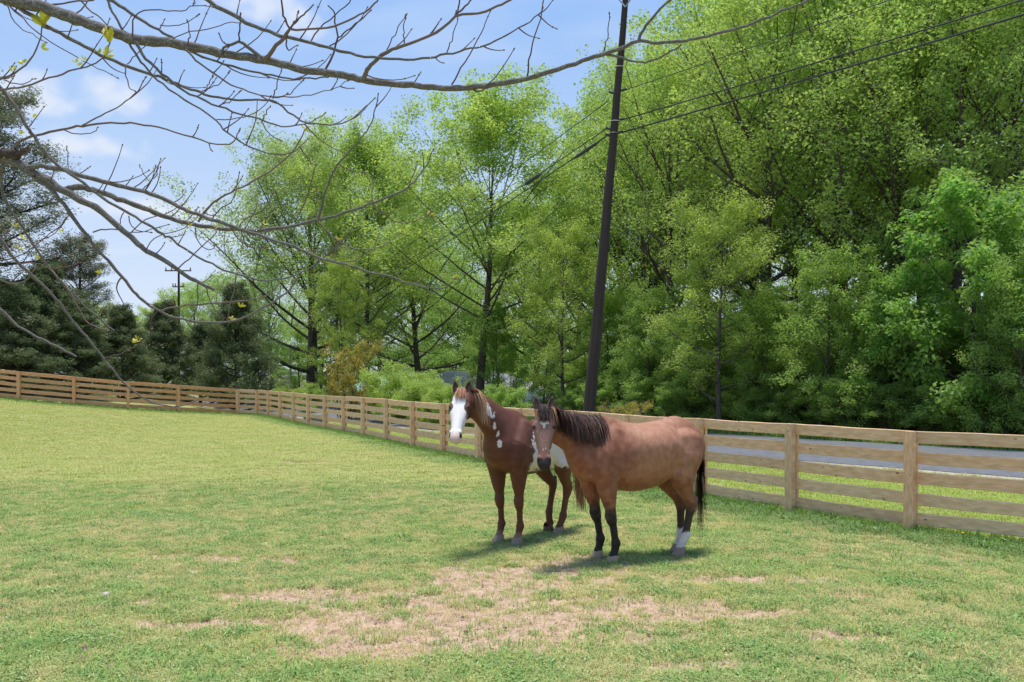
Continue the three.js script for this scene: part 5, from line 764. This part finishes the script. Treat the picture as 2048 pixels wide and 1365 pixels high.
// --- the paint behind
{
  const lf = frontLeg(-1, 0.40, -0.115), rf = frontLeg(1, 0.405, 0.15), lh = hindLeg(-1, -0.44, -0.10, 0.02);
  const rh = [[-0.50, 1.24, 0.115, 0.115, 0.23], [-0.47, 1.06, 0.13, 0.118, 0.205], [-0.40, 0.92, 0.13, 0.10, 0.150], [-0.385, 0.82, 0.12, 0.080, 0.110], [-0.455, 0.72, 0.11, 0.058, 0.078], [-0.545, 0.635, 0.10, 0.045, 0.058], [-0.595, 0.60, 0.095, 0.045, 0.058], [-0.590, 0.54, 0.09, 0.039, 0.050], [-0.565, 0.47, 0.085, 0.031, 0.040], [-0.50, 0.315, 0.07, 0.030, 0.038], [-0.475, 0.26, 0.065, 0.038, 0.045], [-0.468, 0.22, 0.062, 0.036, 0.040], [-0.472, 0.16, 0.058, 0.034, 0.037], [-0.478, 0.115, 0.055, 0.042, 0.044]];
  const RED = [0.150, 0.052, 0.028], DARK = [0.085, 0.030, 0.018], WHITE = [0.76, 0.71, 0.65], PINK = [0.62, 0.40, 0.33];
  const spots = C_SPOTS();
  function C_SPOTS() { return [[0.785, 1.378, -0.1, 0.022, 0.034], [0.73, 1.28, -0.1, 0.015, 0.028], [0.722, 1.175, -0.12, 0.017, 0.040]]; }
  HS.push(makeHorse({
    label: 'chestnut and white paint horse with a white bald face, standing behind the bay', seed: 902, place: [0.215, -10.04], turn: Math.PI + 52 * Math.PI / 180, fat: 0.15, material: coatMat(0),
    neck: [[0.36, 1.20, 0, 0.165, 0.28], [0.53, 1.315, 0.0, 0.135, 0.24], [0.70, 1.44, 0.005, 0.112, 0.195], [0.85, 1.545, 0.01, 0.098, 0.165], [1.0, 1.63, 0.04, 0.09, 0.14], [1.09, 1.665, 0.05, 0.082, 0.115, 0.3, 1]],
    poll: [1.165, 1.76, 0.065], face: [0.87, -0.5], pitch: 0.95, earTilt: 0.30, earOut: 0.16,
    legs: [leg(lf, 1), leg(rf, 1), leg(lh, 1, true), { pts: rh.map(([x, y, z, a, b]) => [x, y, z, a * (y < 0.9 ? 1.12 : 1), b * (y < 0.9 ? 1.14 : 1)]), extra: [hockPoint(rh)], hoof: [-0.478, 0.055, 0.035, -0.75, 2] }],
    coat(p, g, h, nz) {
      const w = nz(p.x * 8, p.y * 8, p.z * 8, 3), rag = nz(p.x * 16 + 5, p.y * 12, p.z * 16, 4), fine = nz(p.x * 45, p.y * 22, p.z * 45, 2);
      let c = mix3(RED, DARK, clamp(0.35 + 0.7 * w));
      if (p.y < 0.75) c = mix3(c, [0.125, 0.042, 0.022], 0.6);
      if (p.y < 0.17 && p.x > 0) c = mix3(c, [0.34, 0.19, 0.14], 0.6 * smooth(0.17, 0.11, p.y));
      if (p.z < 0.05 && h.on === false) {
        for (const [x, y, z, sx, sy] of spots) { const d = Math.hypot((p.x - x) / sx, (p.y - y) / sy) + 0.9 * rag + 0.5 * nz(p.x * 60, p.y * 60, p.z * 60, 2); c = mix3(c, WHITE, smooth(1.08, 0.92, d)); }
        // the big ragged patch over barrel, flank and thigh
        const edge = 0.27 - 0.35 * Math.max(0, p.y - 1.15) + 0.10 * rag, top = 1.27 + 0.10 * rag + 0.22 * smooth(-0.25, -0.55, p.x), bot = 0.835 + 0.07 * rag + 0.36 * smooth(-0.42, -0.62, p.x);
        c = mix3(c, WHITE, smooth(0.012, -0.012, p.x - edge) * smooth(0.012, -0.012, p.y - top) * smooth(-0.012, 0.012, p.y - bot) * smooth(-0.70, -0.66, p.x));
      }
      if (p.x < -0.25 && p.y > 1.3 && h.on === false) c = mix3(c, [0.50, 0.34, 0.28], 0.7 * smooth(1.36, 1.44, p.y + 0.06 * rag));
      // neck patch by the mane
      { const d = Math.hypot((p.x - 0.875) / 0.07, (p.y - 1.52) / 0.095) + 0.9 * rag; if (p.z < 0.02 && h.s < 0.12) c = mix3(c, WHITE, smooth(1.02, 0.9, d) * (h.on && h.s > -0.02 ? 0 : 1)); }
      if (h.on && h.s > -0.05) {
        const half = 0.062 + 0.022 * smooth(0.1, 0.25, h.s) + 0.02 * smooth(0.3, 0.42, h.s) + 0.012 * rag + (h.l > 0 ? 0.016 : 0);
        let wht = smooth(0.012, -0.006, Math.abs(h.l) - half) * smooth(0.045, 0.075, h.s + 0.02 * rag + Math.abs(h.l) * 0.25) * (h.d < 0.12 ? 1 : 0);
        wht = Math.max(wht, smooth(0.36, 0.40, h.s + 0.03 * rag) * smooth(0.20, 0.13, h.d));
        const eye = Math.hypot((Math.abs(h.l) - 0.095) / 0.036, (h.s - 0.195) / 0.055); wht *= smooth(0.8, 1.1, eye + 0.2 * rag);
        c = mix3(c, WHITE, wht);
        c = mix3(c, PINK, 0.75 * smooth(0.50, 0.56, h.s + 0.015 * rag));
        if (eye < 1.2) c = mix3(c, [0.075, 0.04, 0.032], 0.75 * smooth(1.1, 0.6, eye));
        const nos = Math.hypot((Math.abs(h.l) - 0.060) / 0.015, (h.s - 0.545) / 0.030, (h.d - 0.03) / 0.035); c = mix3(c, [0.035, 0.022, 0.02], smooth(1.1, 0.7, nos));
        c = mix3(c, [0.10, 0.05, 0.045], 0.6 * smooth(0.575, 0.60, h.s) * smooth(0.08, 0.10, h.d));
      }
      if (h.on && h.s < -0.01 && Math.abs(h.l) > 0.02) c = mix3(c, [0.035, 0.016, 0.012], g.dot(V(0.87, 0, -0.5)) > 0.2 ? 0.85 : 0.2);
      const v = 1 + 0.10 * fine; return [c[0] * v, c[1] * v, c[2] * v];
    },
    hair({ strand, H, f, n, l, rr, neck, flush }) {
      const crest = (t) => { const i = Math.min(neck.length - 2, Math.floor(t * (neck.length - 1))), u = t * (neck.length - 1) - i, A = neck[i], B = neck[i + 1], T = B.p.clone().sub(A.p).normalize(), L = A.L.clone().lerp(B.L, u).normalize(), U = L.clone().cross(T).normalize(), b = mix(A.b, B.b, u); return A.p.clone().lerp(B.p, u).addScaledVector(U, b * 0.98); };
      const tone = () => { const k = rr(); return k < 0.42 ? [0.46 + rr() * 0.1, 0.29, 0.15] : k < 0.75 ? [0.30, 0.13, 0.065] : k < 0.9 ? [0.13, 0.06, 0.04] : [0.66, 0.58, 0.48]; };
      for (let k = 0; k < 330; k++) { const t = 0.88 + 0.12 * rr(), p = crest(t).add(V(0, 0.004, (rr() - 0.5) * 0.02)), c = tone(); strand(p, V((rr() - 0.5) * 0.4, 0.35, -0.9), 0.30 + rr() * rr() * 0.26, 11, 0.006, (u) => mix3(c, [0.50, 0.32, 0.17], u * 0.6), { gravity: 0.4, stand: 0.006 + rr() * 0.03 }); }
      for (let k = 0; k < 520; k++) { const t = 0.18 + 0.70 * rr(), p = crest(t).add(V(0, 0.004, 0)), c = rr() < (t > 0.55 ? 0.45 : 0.1) ? [0.68, 0.61, 0.53] : rr() < 0.5 ? [0.36, 0.17, 0.085] : [0.20, 0.085, 0.05]; strand(p, V((rr() - 0.5) * 0.5, 0.6, 0.9), 0.16 + rr() * 0.14, 7, 0.006, () => c, { gravity: 0.4, stand: 0.006 + rr() * 0.02 }); }
      flush('mane');
      for (let k = 0; k < 220; k++) { const p = H(-0.05 + rr() * 0.06, (rr() - 0.5) * 0.085, -0.004), c = rr() < 0.6 ? [0.27, 0.105, 0.055] : rr() < 0.5 ? [0.17, 0.065, 0.04] : [0.44, 0.27, 0.15]; strand(p, f.clone().multiplyScalar(0.8).addScaledVector(n, 0.4).addScaledVector(l, (rr() - 0.72) * 1.0), 0.09 + rr() * 0.05, 6, 0.0055, () => c, { gravity: 0.12, stand: 0.004 + rr() * 0.008 }); }
      flush('forelock');
      for (let k = 0; k < 260; k++) { const a = rr() * 6.28, q = Math.sqrt(rr()), p = V(-0.79 + Math.cos(a) * 0.02 * q, 1.30 + (rr() - 0.5) * 0.06, Math.sin(a) * 0.03 * q), k2 = rr(), c = k2 < 0.5 ? [0.36, 0.17, 0.07] : k2 < 0.8 ? [0.20, 0.08, 0.04] : [0.52, 0.38, 0.22]; strand(p, V(-0.9, 0.1, (rr() - 0.5) * 0.3), 0.85 + rr() * 0.38, 11, 0.010, () => c, { gravity: 0.6, stand: 0.008 + rr() * 0.025 }); }
      flush('tail');
    },
  }));
}
// ---------------------------------------------------------------- grass: short grazed turf, denser and greener at the fence with its shade put into the colour, bright on the verge
{
  const r = rngOf(555), N = (s) => (r() + r() - 1) * s;
  const tuft = (blades, hgt, spread, width, lean) => {
    const m = new Mesher();
    for (let k = 0; k < blades; k++) {
      const a = r() * 6.2832, q = Math.sqrt(r()) * spread, x = Math.cos(a) * q, z = Math.sin(a) * q, h = hgt * (0.45 + r() * 0.75), la = r() * 6.2832, le = lean * (0.3 + r()), w = width * (0.6 + r() * 0.7), dx = Math.cos(la), dz = Math.sin(la), sx = -dz * w, sz = dx * w, g = 0.82 + r() * 0.36, c = [g, g, g], i = m.count;
      const nx = -dx * 0.35, nz = -dz * 0.35;
      m.vert(x - sx, -0.012, z - sz, nx, 0.9, nz, c); m.vert(x + sx, -0.012, z + sz, nx, 0.9, nz, c);
      m.vert(x - sx * 0.8 + dx * le * h * 0.35, h * 0.6, z - sz * 0.8 + dz * le * h * 0.35, nx, 0.9, nz, c); m.vert(x + sx * 0.8 + dx * le * h * 0.35, h * 0.6, z + sz * 0.8 + dz * le * h * 0.35, nx, 0.9, nz, c);
      m.vert(x + dx * le * h, h * (1 - 0.25 * le), z + dz * le * h, nx, 0.9, nz, c);
      m.tri(i, i + 2, i + 1); m.tri(i + 1, i + 2, i + 3); m.tri(i + 2, i + 4, i + 3);
    }
    const g = m.geo(); g.computeVertexNormals(); return g;
  };
  const mat = new THREE.MeshPhysicalMaterial({ vertexColors: true, roughness: 0.75, transmission: 0.4, thickness: 0, side: THREE.DoubleSide, specularIntensity: 0.4 });
  const shapes = [tuft(14, 0.026, 0.06, 0.0026, 1.7), tuft(13, 0.022, 0.065, 0.0028, 2.2), tuft(15, 0.034, 0.055, 0.0028, 1.4), tuft(16, 0.026, 0.08, 0.0046, 1.8)], tall = [tuft(16, 0.13, 0.06, 0.0035, 0.6), tuft(18, 0.10, 0.07, 0.005, 0.9)];
  const spots = shapes.map(() => []), high = tall.map(() => []);
  const add = (list, x, z, s, c, sy = 1) => list.push([x, groundHeight(x, z), z, s, s * sy, r() * 6.2832, c]);
  const tone = (x, z) => { const L = lushness(x, z), D = dryness(x, z), k = r(); let c = mix3([0.51, 0.54, 0.15], [0.28, 0.45, 0.09], clamp(L * 0.9 - 0.1 + N(0.3))); c = mix3(c, [0.66, 0.56, 0.27], clamp(0.15 + 0.85 * D * (1.15 - L) + (k < 0.12 ? 0.5 : 0) + N(0.12))); const v = 0.88 + r() * 0.26; return [c[0] * v, c[1] * v, c[2] * v]; };
  const inView = (x, z, pad = 0.06) => z < -4.9 && Math.abs(x / -z) < 1024 / F_PX + pad;
  // paddock, near to far
  for (let k = 0; k < 150000; k++) {
    const d = 5.0 + 10.5 * Math.pow(r(), 0.85), x = (r() * 2 - 1) * 0.67 * d, z = -d; if (!inView(x, z)) continue;
    const fd = x > 0.5 || z < -12 ? fenceDist(x, z) : 9; if (fd < 9 && outside(x, z)) continue;
    const b = bareness(x, z), clump = fbm2(x * 4.2 + 50, z * 5.5, 3) + 0.6 * fbm2(x * 13, z * 15, 2); if (r() < b * 1.15) { if (r() < (n2(x * 9, z * 11) > 0.55 ? 0.5 : 0.93)) continue; } if (clump < -0.05 - 0.25 * r() && r() < 0.72) continue;
    const t = r(), i = t < 0.34 ? 0 : t < 0.68 ? 1 : t < 0.84 + 0.0 ? 2 : 3; if (i === 3 && lushness(x, z) < 0.5) continue;
    const edge = smooth(1.1, 0.2, fd + 0.3 * fbm2(x * 2, z * 2, 2)); let c = tone(x, z); if (clump > 0.18) c = mix3(c, [0.20, 0.39, 0.085], 0.8 * smooth(0.18, 0.5, clump)); if (edge > 0.1) c = mix3(c, [0.19, 0.34, 0.08], edge * 0.7);  // edge: bigger tufts inside the fence, its shade painted into their darker green
    add(spots[i], x, z, (0.75 + r() * 0.5) * (1 + 0.75 * smooth(0.12, 0.6, clump)) * (1 + edge * 0.6) * (1 - 0.3 * b), c, 1 + edge * 0.5);
  }
  for (let k = 0; k < 120000; k++) {
    const d = 14.5 + 28 * Math.pow(r(), 0.9), x = (r() * 2 - 1) * 0.67 * d, z = -d; if (!inView(x, z)) continue;
    if ((x > -13.6 || z < -36) && outside(x, z)) continue;
    const b = z > -25 ? bareness(x, z) : 0; if (r() < b) continue;
    const fd = fenceDist(x, z), edge = smooth(1.2, 0.3, fd + 0.4 * fbm2(x, z, 2)); let c = mix3(tone(x, z), [0.52, 0.56, 0.16], 0.55); if (edge > 0.1) c = mix3(c, [0.20, 0.36, 0.08], edge * 0.7);  // same strip farther off: larger tufts, fence shade mixed into the colour
    add(spots[Math.floor(r() * 3)], x, z, (1.5 + r() * 0.9) * (1 + edge * 0.5), c, 0.75);
  }
  // verge between fence and road
  for (let k = 0; k < 120000; k++) {
    const d = 8 + 36 * Math.pow(r(), 1.2), x = -13 + (d * 0.68 + 13) * r(), z = -d; if (!inView(x, z, 0.12) || !outside(x, z)) continue;
    const q = roadDist(x, z); if (q > -ROAD_W / 2 - 0.1) continue;
    const dry = smooth(-4.6, -3.6, q + 0.6 * fbm2(x * 2, z * 2, 2)); if (r() < dry * 0.75) continue;
    add(spots[Math.floor(r() * 3)], x, z, 1.35 + r() * 0.9, mix3([0.47 + N(0.06), 0.55 + N(0.06), 0.12], [0.54, 0.49, 0.24], dry * 0.7), 1.15);
  }
  // dead stalks and crumbs of earth on the worn ground
  const crumbs = [];
  for (let k = 0; k < 60000; k++) { const d = 5.0 + 5.5 * r(), x = (r() * 2 - 1) * 0.64 * d, z = -d, b = bareness(x, z); if (r() > b * 0.9) continue; if (r() < 0.09) add(spots[1], x, z, 0.55 + r() * 0.5, [0.62 + N(0.1), 0.50 + N(0.08), 0.28], 0.5); else if (r() < 0.4) crumbs.push([x, groundHeight(x, z) - 0.012, z, 0.0025 + 0.008 * r() * r() * r(), 0, r() * 6, mix3([0.24, 0.155, 0.10], [0.52, 0.38, 0.27], r())]); }
  // taller grass at the fence foot and along the wood's edge
  for (let k = 0; k < 9000; k++) {
    const i = Math.floor(r() * (allPosts.length - 1)), a = allPosts[i], b = allPosts[i + 1], t = r(), x = mix(a.x, b.x, t) + N(0.28), z = mix(a.z, b.z, t) + N(0.28); if (!inView(x, z, 0.1) || (r() < 0.4 && fbm2(x * 1.2, z * 1.2, 2) < 0.05)) continue;
    add(high[r() < 0.6 ? 0 : 1], x, z, 0.55 + r() * 0.55, mix3([0.17, 0.32, 0.07], [0.36, 0.48, 0.10], r()));
  }
  for (let k = 0; k < 16000; k++) { const i = Math.floor(mix(20, 130, r())), a = roadPath[i], b = roadPath[i + 1], t = b.clone().sub(a), q = ROAD_W / 2 + 0.15 + r() * r() * 2.2, u = r(), n = V(-t.z, 0, t.x).normalize(), x = a.x + t.x * u + n.x * q, z = a.z + t.z * u + n.z * q; if (!inView(x, z, 0.1)) continue; add(high[1], x, z, 0.9 + r() * 1.2, mix3([0.16, 0.30, 0.06], [0.34, 0.45, 0.10], r())); }
  const build = (name, label, geos, lists) => { geos.forEach((g, i) => { if (!lists[i].length) return; const im = new THREE.InstancedMesh(g, mat, lists[i].length), M = new THREE.Matrix4(), Q = new THREE.Quaternion(), col = new THREE.Color(); im.name = numbered(name); lists[i].forEach(([x, y, z, s, sy, a, c], k) => { M.compose(V(x, y, z), Q.setFromAxisAngle(V(0, 1, 0), a), V(s, sy, s)); im.setMatrixAt(k, M); im.setColorAt(k, col.setRGB(...c)); }); im.castShadow = im.receiveShadow = true; tag(im, label, 'grass', null, 'stuff'); scene.add(im); }); };
  build('grass', 'short patchy pasture grass growing over the paddock and verge', shapes, spots);
  { const g = new THREE.IcosahedronGeometry(1, 0), im = new THREE.InstancedMesh(g, new THREE.MeshStandardMaterial({ roughness: 1 }), crumbs.length), M = new THREE.Matrix4(), Q = new THREE.Quaternion(), col = new THREE.Color(); im.name = 'soil_crumbs'; crumbs.forEach(([x, y, z, q, , a, c], k) => { M.compose(V(x, y, z), Q.setFromAxisAngle(V(0.5, 0.7, 0.5).normalize(), a), V(q * 1.3, q, q)); im.setMatrixAt(k, M); im.setColorAt(k, col.setRGB(...c)); }); im.castShadow = im.receiveShadow = true; tag(im, 'loose crumbs of earth scattered over the worn bare ground', 'soil', null, 'stuff'); scene.add(im); }
  build('tall_grass', 'longer darker grass along the fence foot and road edge', tall, high);
}
// ---------------------------------------------------------------- buildings glimpsed through the trees, brush, clods and weeds
{
  const siding = std([0.55, 0.52, 0.46], 0.85), brick = std([0.28, 0.13, 0.09], 0.9), glass = std([0.04, 0.05, 0.06], 0.15), trim = std([0.72, 0.72, 0.70], 0.6), doorM = std([0.16, 0.10, 0.07], 0.6);
  const shingle = canvasNoise(512, 512, (u, v) => { const row = Math.floor(v * 40), e = smooth(0.0, 0.12, v * 40 - row), f = 0.54 + 0.05 * n2(Math.floor(u * 60 + (row % 2) * 0.5) * 3.1, row * 5.3) + 0.04 * tile(u, v, 40, 2); return [f * e, f * e * 1.0, f * e * 1.02]; });
  const hip = (w, d, h, over) => { const g = new THREE.BufferGeometry(), W2 = w / 2 + over, D2 = d / 2 + over, r2 = w / 2 - d / 2, P = [[-W2, 0, D2], [W2, 0, D2], [W2, 0, -D2], [-W2, 0, -D2], [-r2, h, 0], [r2, h, 0]], F = [[0, 1, 5], [0, 5, 4], [1, 2, 5], [2, 3, 4], [2, 4, 5], [3, 0, 4], [0, 2, 1], [0, 3, 2]], p = [], uv = []; for (const f of F) for (const i of f) { p.push(...P[i]); uv.push(P[i][0] * 0.25, (P[i][1] + P[i][2]) * 0.25); } g.setAttribute('position', new THREE.Float32BufferAttribute(p, 3)); g.setAttribute('uv', new THREE.Float32BufferAttribute(uv, 2)); g.computeVertexNormals(); return g; };
  const house = (name, label, x, z, turn, w, d, wallH, roofH, roofMat, wallMat, y) => {
    const o = thing(name, label, 'house', [x, y, z], turn), wall = part('wall', new THREE.BoxGeometry(w, wallH, d), wallMat, o); wall.position.y = wallH / 2;
    const roof = part('roof', hip(w, d, roofH, 0.45), roofMat, o); roof.position.y = wallH + 0.003;
    for (const [vx, vz] of [[w * 0.1, 0.3], [w * 0.16, 0.5]]) { const v = part('vent_pipe', new THREE.CylinderGeometry(0.05, 0.06, 0.5, 8), std([0.08, 0.08, 0.08], 0.7), roof); v.position.set(vx, roofH * 0.72, vz * d * 0.4); }
    for (const k of [-0.33, 0.02, 0.34]) { const win = part('window', new THREE.BoxGeometry(1.1, 1.1, 0.06), trim, o); win.position.set(k * w, wallH * 0.58, d / 2 + 0.02); const pane = part('pane', new THREE.BoxGeometry(0.94, 0.94, 0.03), glass, win); pane.position.z = 0.03; }
    const dr = part('door', new THREE.BoxGeometry(0.95, 2.0, 0.06), doorM, o); dr.position.set(w * 0.18, 1.0, d / 2 + 0.03); const kn = part('handle', new THREE.SphereGeometry(0.04, 8, 6), trim, dr); kn.position.set(0.36, 0, 0.05);
    return o;
  };
  const greyRoof = new THREE.MeshStandardMaterial({ map: shingle, color: rgb(0.95, 0.95, 1.0), roughness: 0.9 });
  { const p = at(905, HORIZON, 66); house('house', 'low house with a grey shingle roof behind the trees left of the horses', p.x + 1.5, p.z, 0.35, 11, 7, 2.5, 1.5, greyRoof, brick, -1.7); }
  { const p = at(790, HORIZON, 84); house('house', 'distant house with a pale green metal roof among the shrubs', p.x, p.z, -0.3, 9, 6, 2.6, 1.5, std([0.20, 0.31, 0.29], 0.7), siding, -2.2); }
  { // low outbuilding with a bright white metal roof
    const p = at(1140, HORIZON, 45), o = thing('shed', 'low shed with a bright white metal roof seen between the horses and the pole', 'shed', [p.x + 0.1, -0.75, p.z], 0.12), W2 = 5.2, D2 = 4;
    const wall = part('wall', new THREE.BoxGeometry(W2, 1.6, D2), siding, o); wall.position.y = 0.6;
    for (let k = 0; k < 9; k++) { const s = part('roof_panel', new THREE.BoxGeometry(0.60, 0.03, D2 / 2 + 0.42), trim, o); s.position.set((k - 4) * 0.61, 1.68, D2 / 4 + 0.05); s.rotation.x = 0.26; const s2 = part('roof_panel', new THREE.BoxGeometry(0.60, 0.03, D2 / 2 + 0.42), trim, o); s2.position.set((k - 4) * 0.61, 1.68, -D2 / 4 - 0.05); s2.rotation.x = -0.26; }
    const dr = part('door', new THREE.BoxGeometry(0.9, 1.3, 0.05), doorM, o); dr.position.set(0.6, 0.5, D2 / 2 + 0.03);
  }
}
{ // dry brush and vines at the foot of the leaning pole
  const r = rngOf(61), o = thing('brush_pile', 'heap of dry tan twigs and brambles right of the leaning pole', 'brush pile', [2.75, groundHeight(2.75, -21.6), -21.6]), mats = [std([0.32, 0.25, 0.18], 0.9), std([0.22, 0.16, 0.11], 0.9), std([0.42, 0.35, 0.26], 0.9)];
  const groups = mats.map(() => new Mesher());
  for (let k = 0; k < 260; k++) { const a = r() * 6.28, q = Math.sqrt(r()) * 0.6, x = Math.cos(a) * q, z = Math.sin(a) * q * 0.7, h = 0.35 + r() * r() * 1.25, b = r() * 6.28, le = (r() - 0.2) * 0.6, j = () => (r() - 0.5) * 0.16, P = curve([V(x, -0.1, z), V(x + Math.cos(b) * le * 0.3 + j(), h * 0.4, z + Math.sin(b) * le * 0.3 + j()), V(x + Math.cos(b) * le * 0.7 + j(), h * 0.75, z + Math.sin(b) * le * 0.7 + j()), V(x + Math.cos(b) * le * 1.2 + j(), h * (0.75 + r() * 0.35), z + Math.sin(b) * le * 1.2 + j())], 9); groups[k % 3].tube(P, P.map((_, i) => mix(0.008, 0.003, i / 9)), 4, null, false); }
  groups.forEach((g, i) => { const m = part('twigs', g.geo(), mats[i], o); m.userData.kind = 'stuff'; });
  const c = part('leaves', KIND.yellowBush.leaf, foliage, o); c.scale.set(0.5, 0.34, 0.5); c.userData.kind = 'stuff';
}
{ // a grey box by the verge and clods, droppings and stones on the worn ground
  const r = rngOf(62);
  const lump = (seed, sx, sy, sz) => { const g = new THREE.IcosahedronGeometry(1, 3), p = g.attributes.position; for (let i = 0; i < p.count; i++) { const v = V(p.getX(i), p.getY(i), p.getZ(i)), k = 1 + 0.35 * fbm3(v.x * 1.6 + seed, v.y * 1.6, v.z * 1.6, 3); p.setXYZ(i, v.x * k * sx, v.y * k * sy, v.z * k * sz); } g.computeVertexNormals(); return g; };
  const dung = std([0.15, 0.11, 0.07], 1), stone = std([0.50, 0.46, 0.41], 0.9), clod = std([0.24, 0.155, 0.105], 1);
  const lay = (name, label, cat, px, py, geo, mat, s, group) => { const d = EYE * F_PX / (py - HORIZON), x = (px - 1024) / F_PX * d, m = part(name, geo, mat); m.position.set(x, groundHeight(x, -d) + 0.2 * s, -d); m.rotation.y = r() * 6; m.scale.setScalar(s); tag(m, label, cat, group); };
  const L = [lump(1, 1, 0.5, 0.7), lump(4, 0.8, 0.55, 0.9), lump(8, 1.1, 0.4, 0.7)];
  lay('dirt_clod', 'dark brown clod standing up from the grass at lower left', 'clod', 167, 1300, lump(2, 0.8, 1.0, 0.6), clod, 0.035);
  lay('dirt_clod', 'smaller dark brown clod just below the lower left clod', 'clod', 163, 1318, L[1], clod, 0.034);
  lay('stone', 'pale round stone lying in the grass at left', 'stone', 385, 1147, L[1], stone, 0.032); lay('stone', 'flat pale stone in the left bare patch', 'stone', 212, 1195, L[2], std([0.42, 0.37, 0.31], 0.95), 0.05);
  for (const [x, y, s] of [[940, 1256, 0.024], [944, 1281, 0.026], [1010, 1255, 0.028], [932, 1262, 0.03], [978, 1258, 0.018], [925, 1235, 0.02], [965, 1170, 0.024], [1258, 1140, 0.022], [850, 1165, 0.016], [1298, 1268, 0.022], [1180, 1262, 0.028], [1215, 1255, 0.022], [985, 1300, 0.016], [880, 1300, 0.018], [820, 1290, 0.014], [1075, 1318, 0.016], [1150, 1200, 0.016], [1020, 1225, 0.014], [760, 1230, 0.014], [1115, 1285, 0.02]]) lay('dirt_clod', 'small dark crumb of earth or dung on the bare patch before the horses', 'clod', x, y, L[Math.floor(r() * 3)], r() < 0.5 ? dung : clod, s * 0.62, 'crumbs on the bare patch');
  const bx = at(627, HORIZON, 34), box = thing('utility_box', 'small grey utility box on the verge behind the left part of the fence', 'utility box', [bx.x, 0, bx.z], 0.5); const bb = part('body', new THREE.BoxGeometry(0.7, 0.34, 0.45), std([0.20, 0.21, 0.22], 0.6), box); bb.position.y = 0.17; const lid = part('lid', new THREE.BoxGeometry(0.74, 0.04, 0.49), std([0.25, 0.26, 0.27], 0.6), box); lid.position.y = 0.362;
}
{ // a dandelion by the nearest post
  const d = 9.72, x = (1923 - 1024) / F_PX * d, y = groundHeight(x, -d), o = thing('dandelion', 'single yellow dandelion before the bottom board near the right edge', 'flower', [x, y, -d]); const st = new Mesher(); st.tube([V(0, -0.02, 0), V(0.01, 0.06, 0), V(0.015, 0.13, 0.01)], [0.003, 0.003, 0.0025], 5, null); part('stem', st.geo(), std([0.16, 0.28, 0.07], 0.8), o);
  const pet = new Mesher(); for (let k = 0; k < 30; k++) { const a = k * 2.4, q = 0.012 + 0.012 * (k / 30), t = 0.5 + 0.4 * (1 - k / 30), c = Math.cos(a), s = Math.sin(a), i = pet.count; pet.vert(0.015 - s * 0.003, 0.13, 0.01 + c * 0.003, c, 0.6, s); pet.vert(0.015 + s * 0.003, 0.13, 0.01 - c * 0.003, c, 0.6, s); pet.vert(0.015 + c * q * 1.3, 0.13 + q * t, 0.01 + s * q * 1.3, c, 0.6, s); pet.tri(i, i + 1, i + 2); } const fg = pet.geo(); fg.computeVertexNormals(); part('bloom', fg, new THREE.MeshStandardMaterial({ color: rgb(0.80, 0.62, 0.02), side: THREE.DoubleSide, roughness: 0.7 }), o);
}
renderer.render(scene, camera);
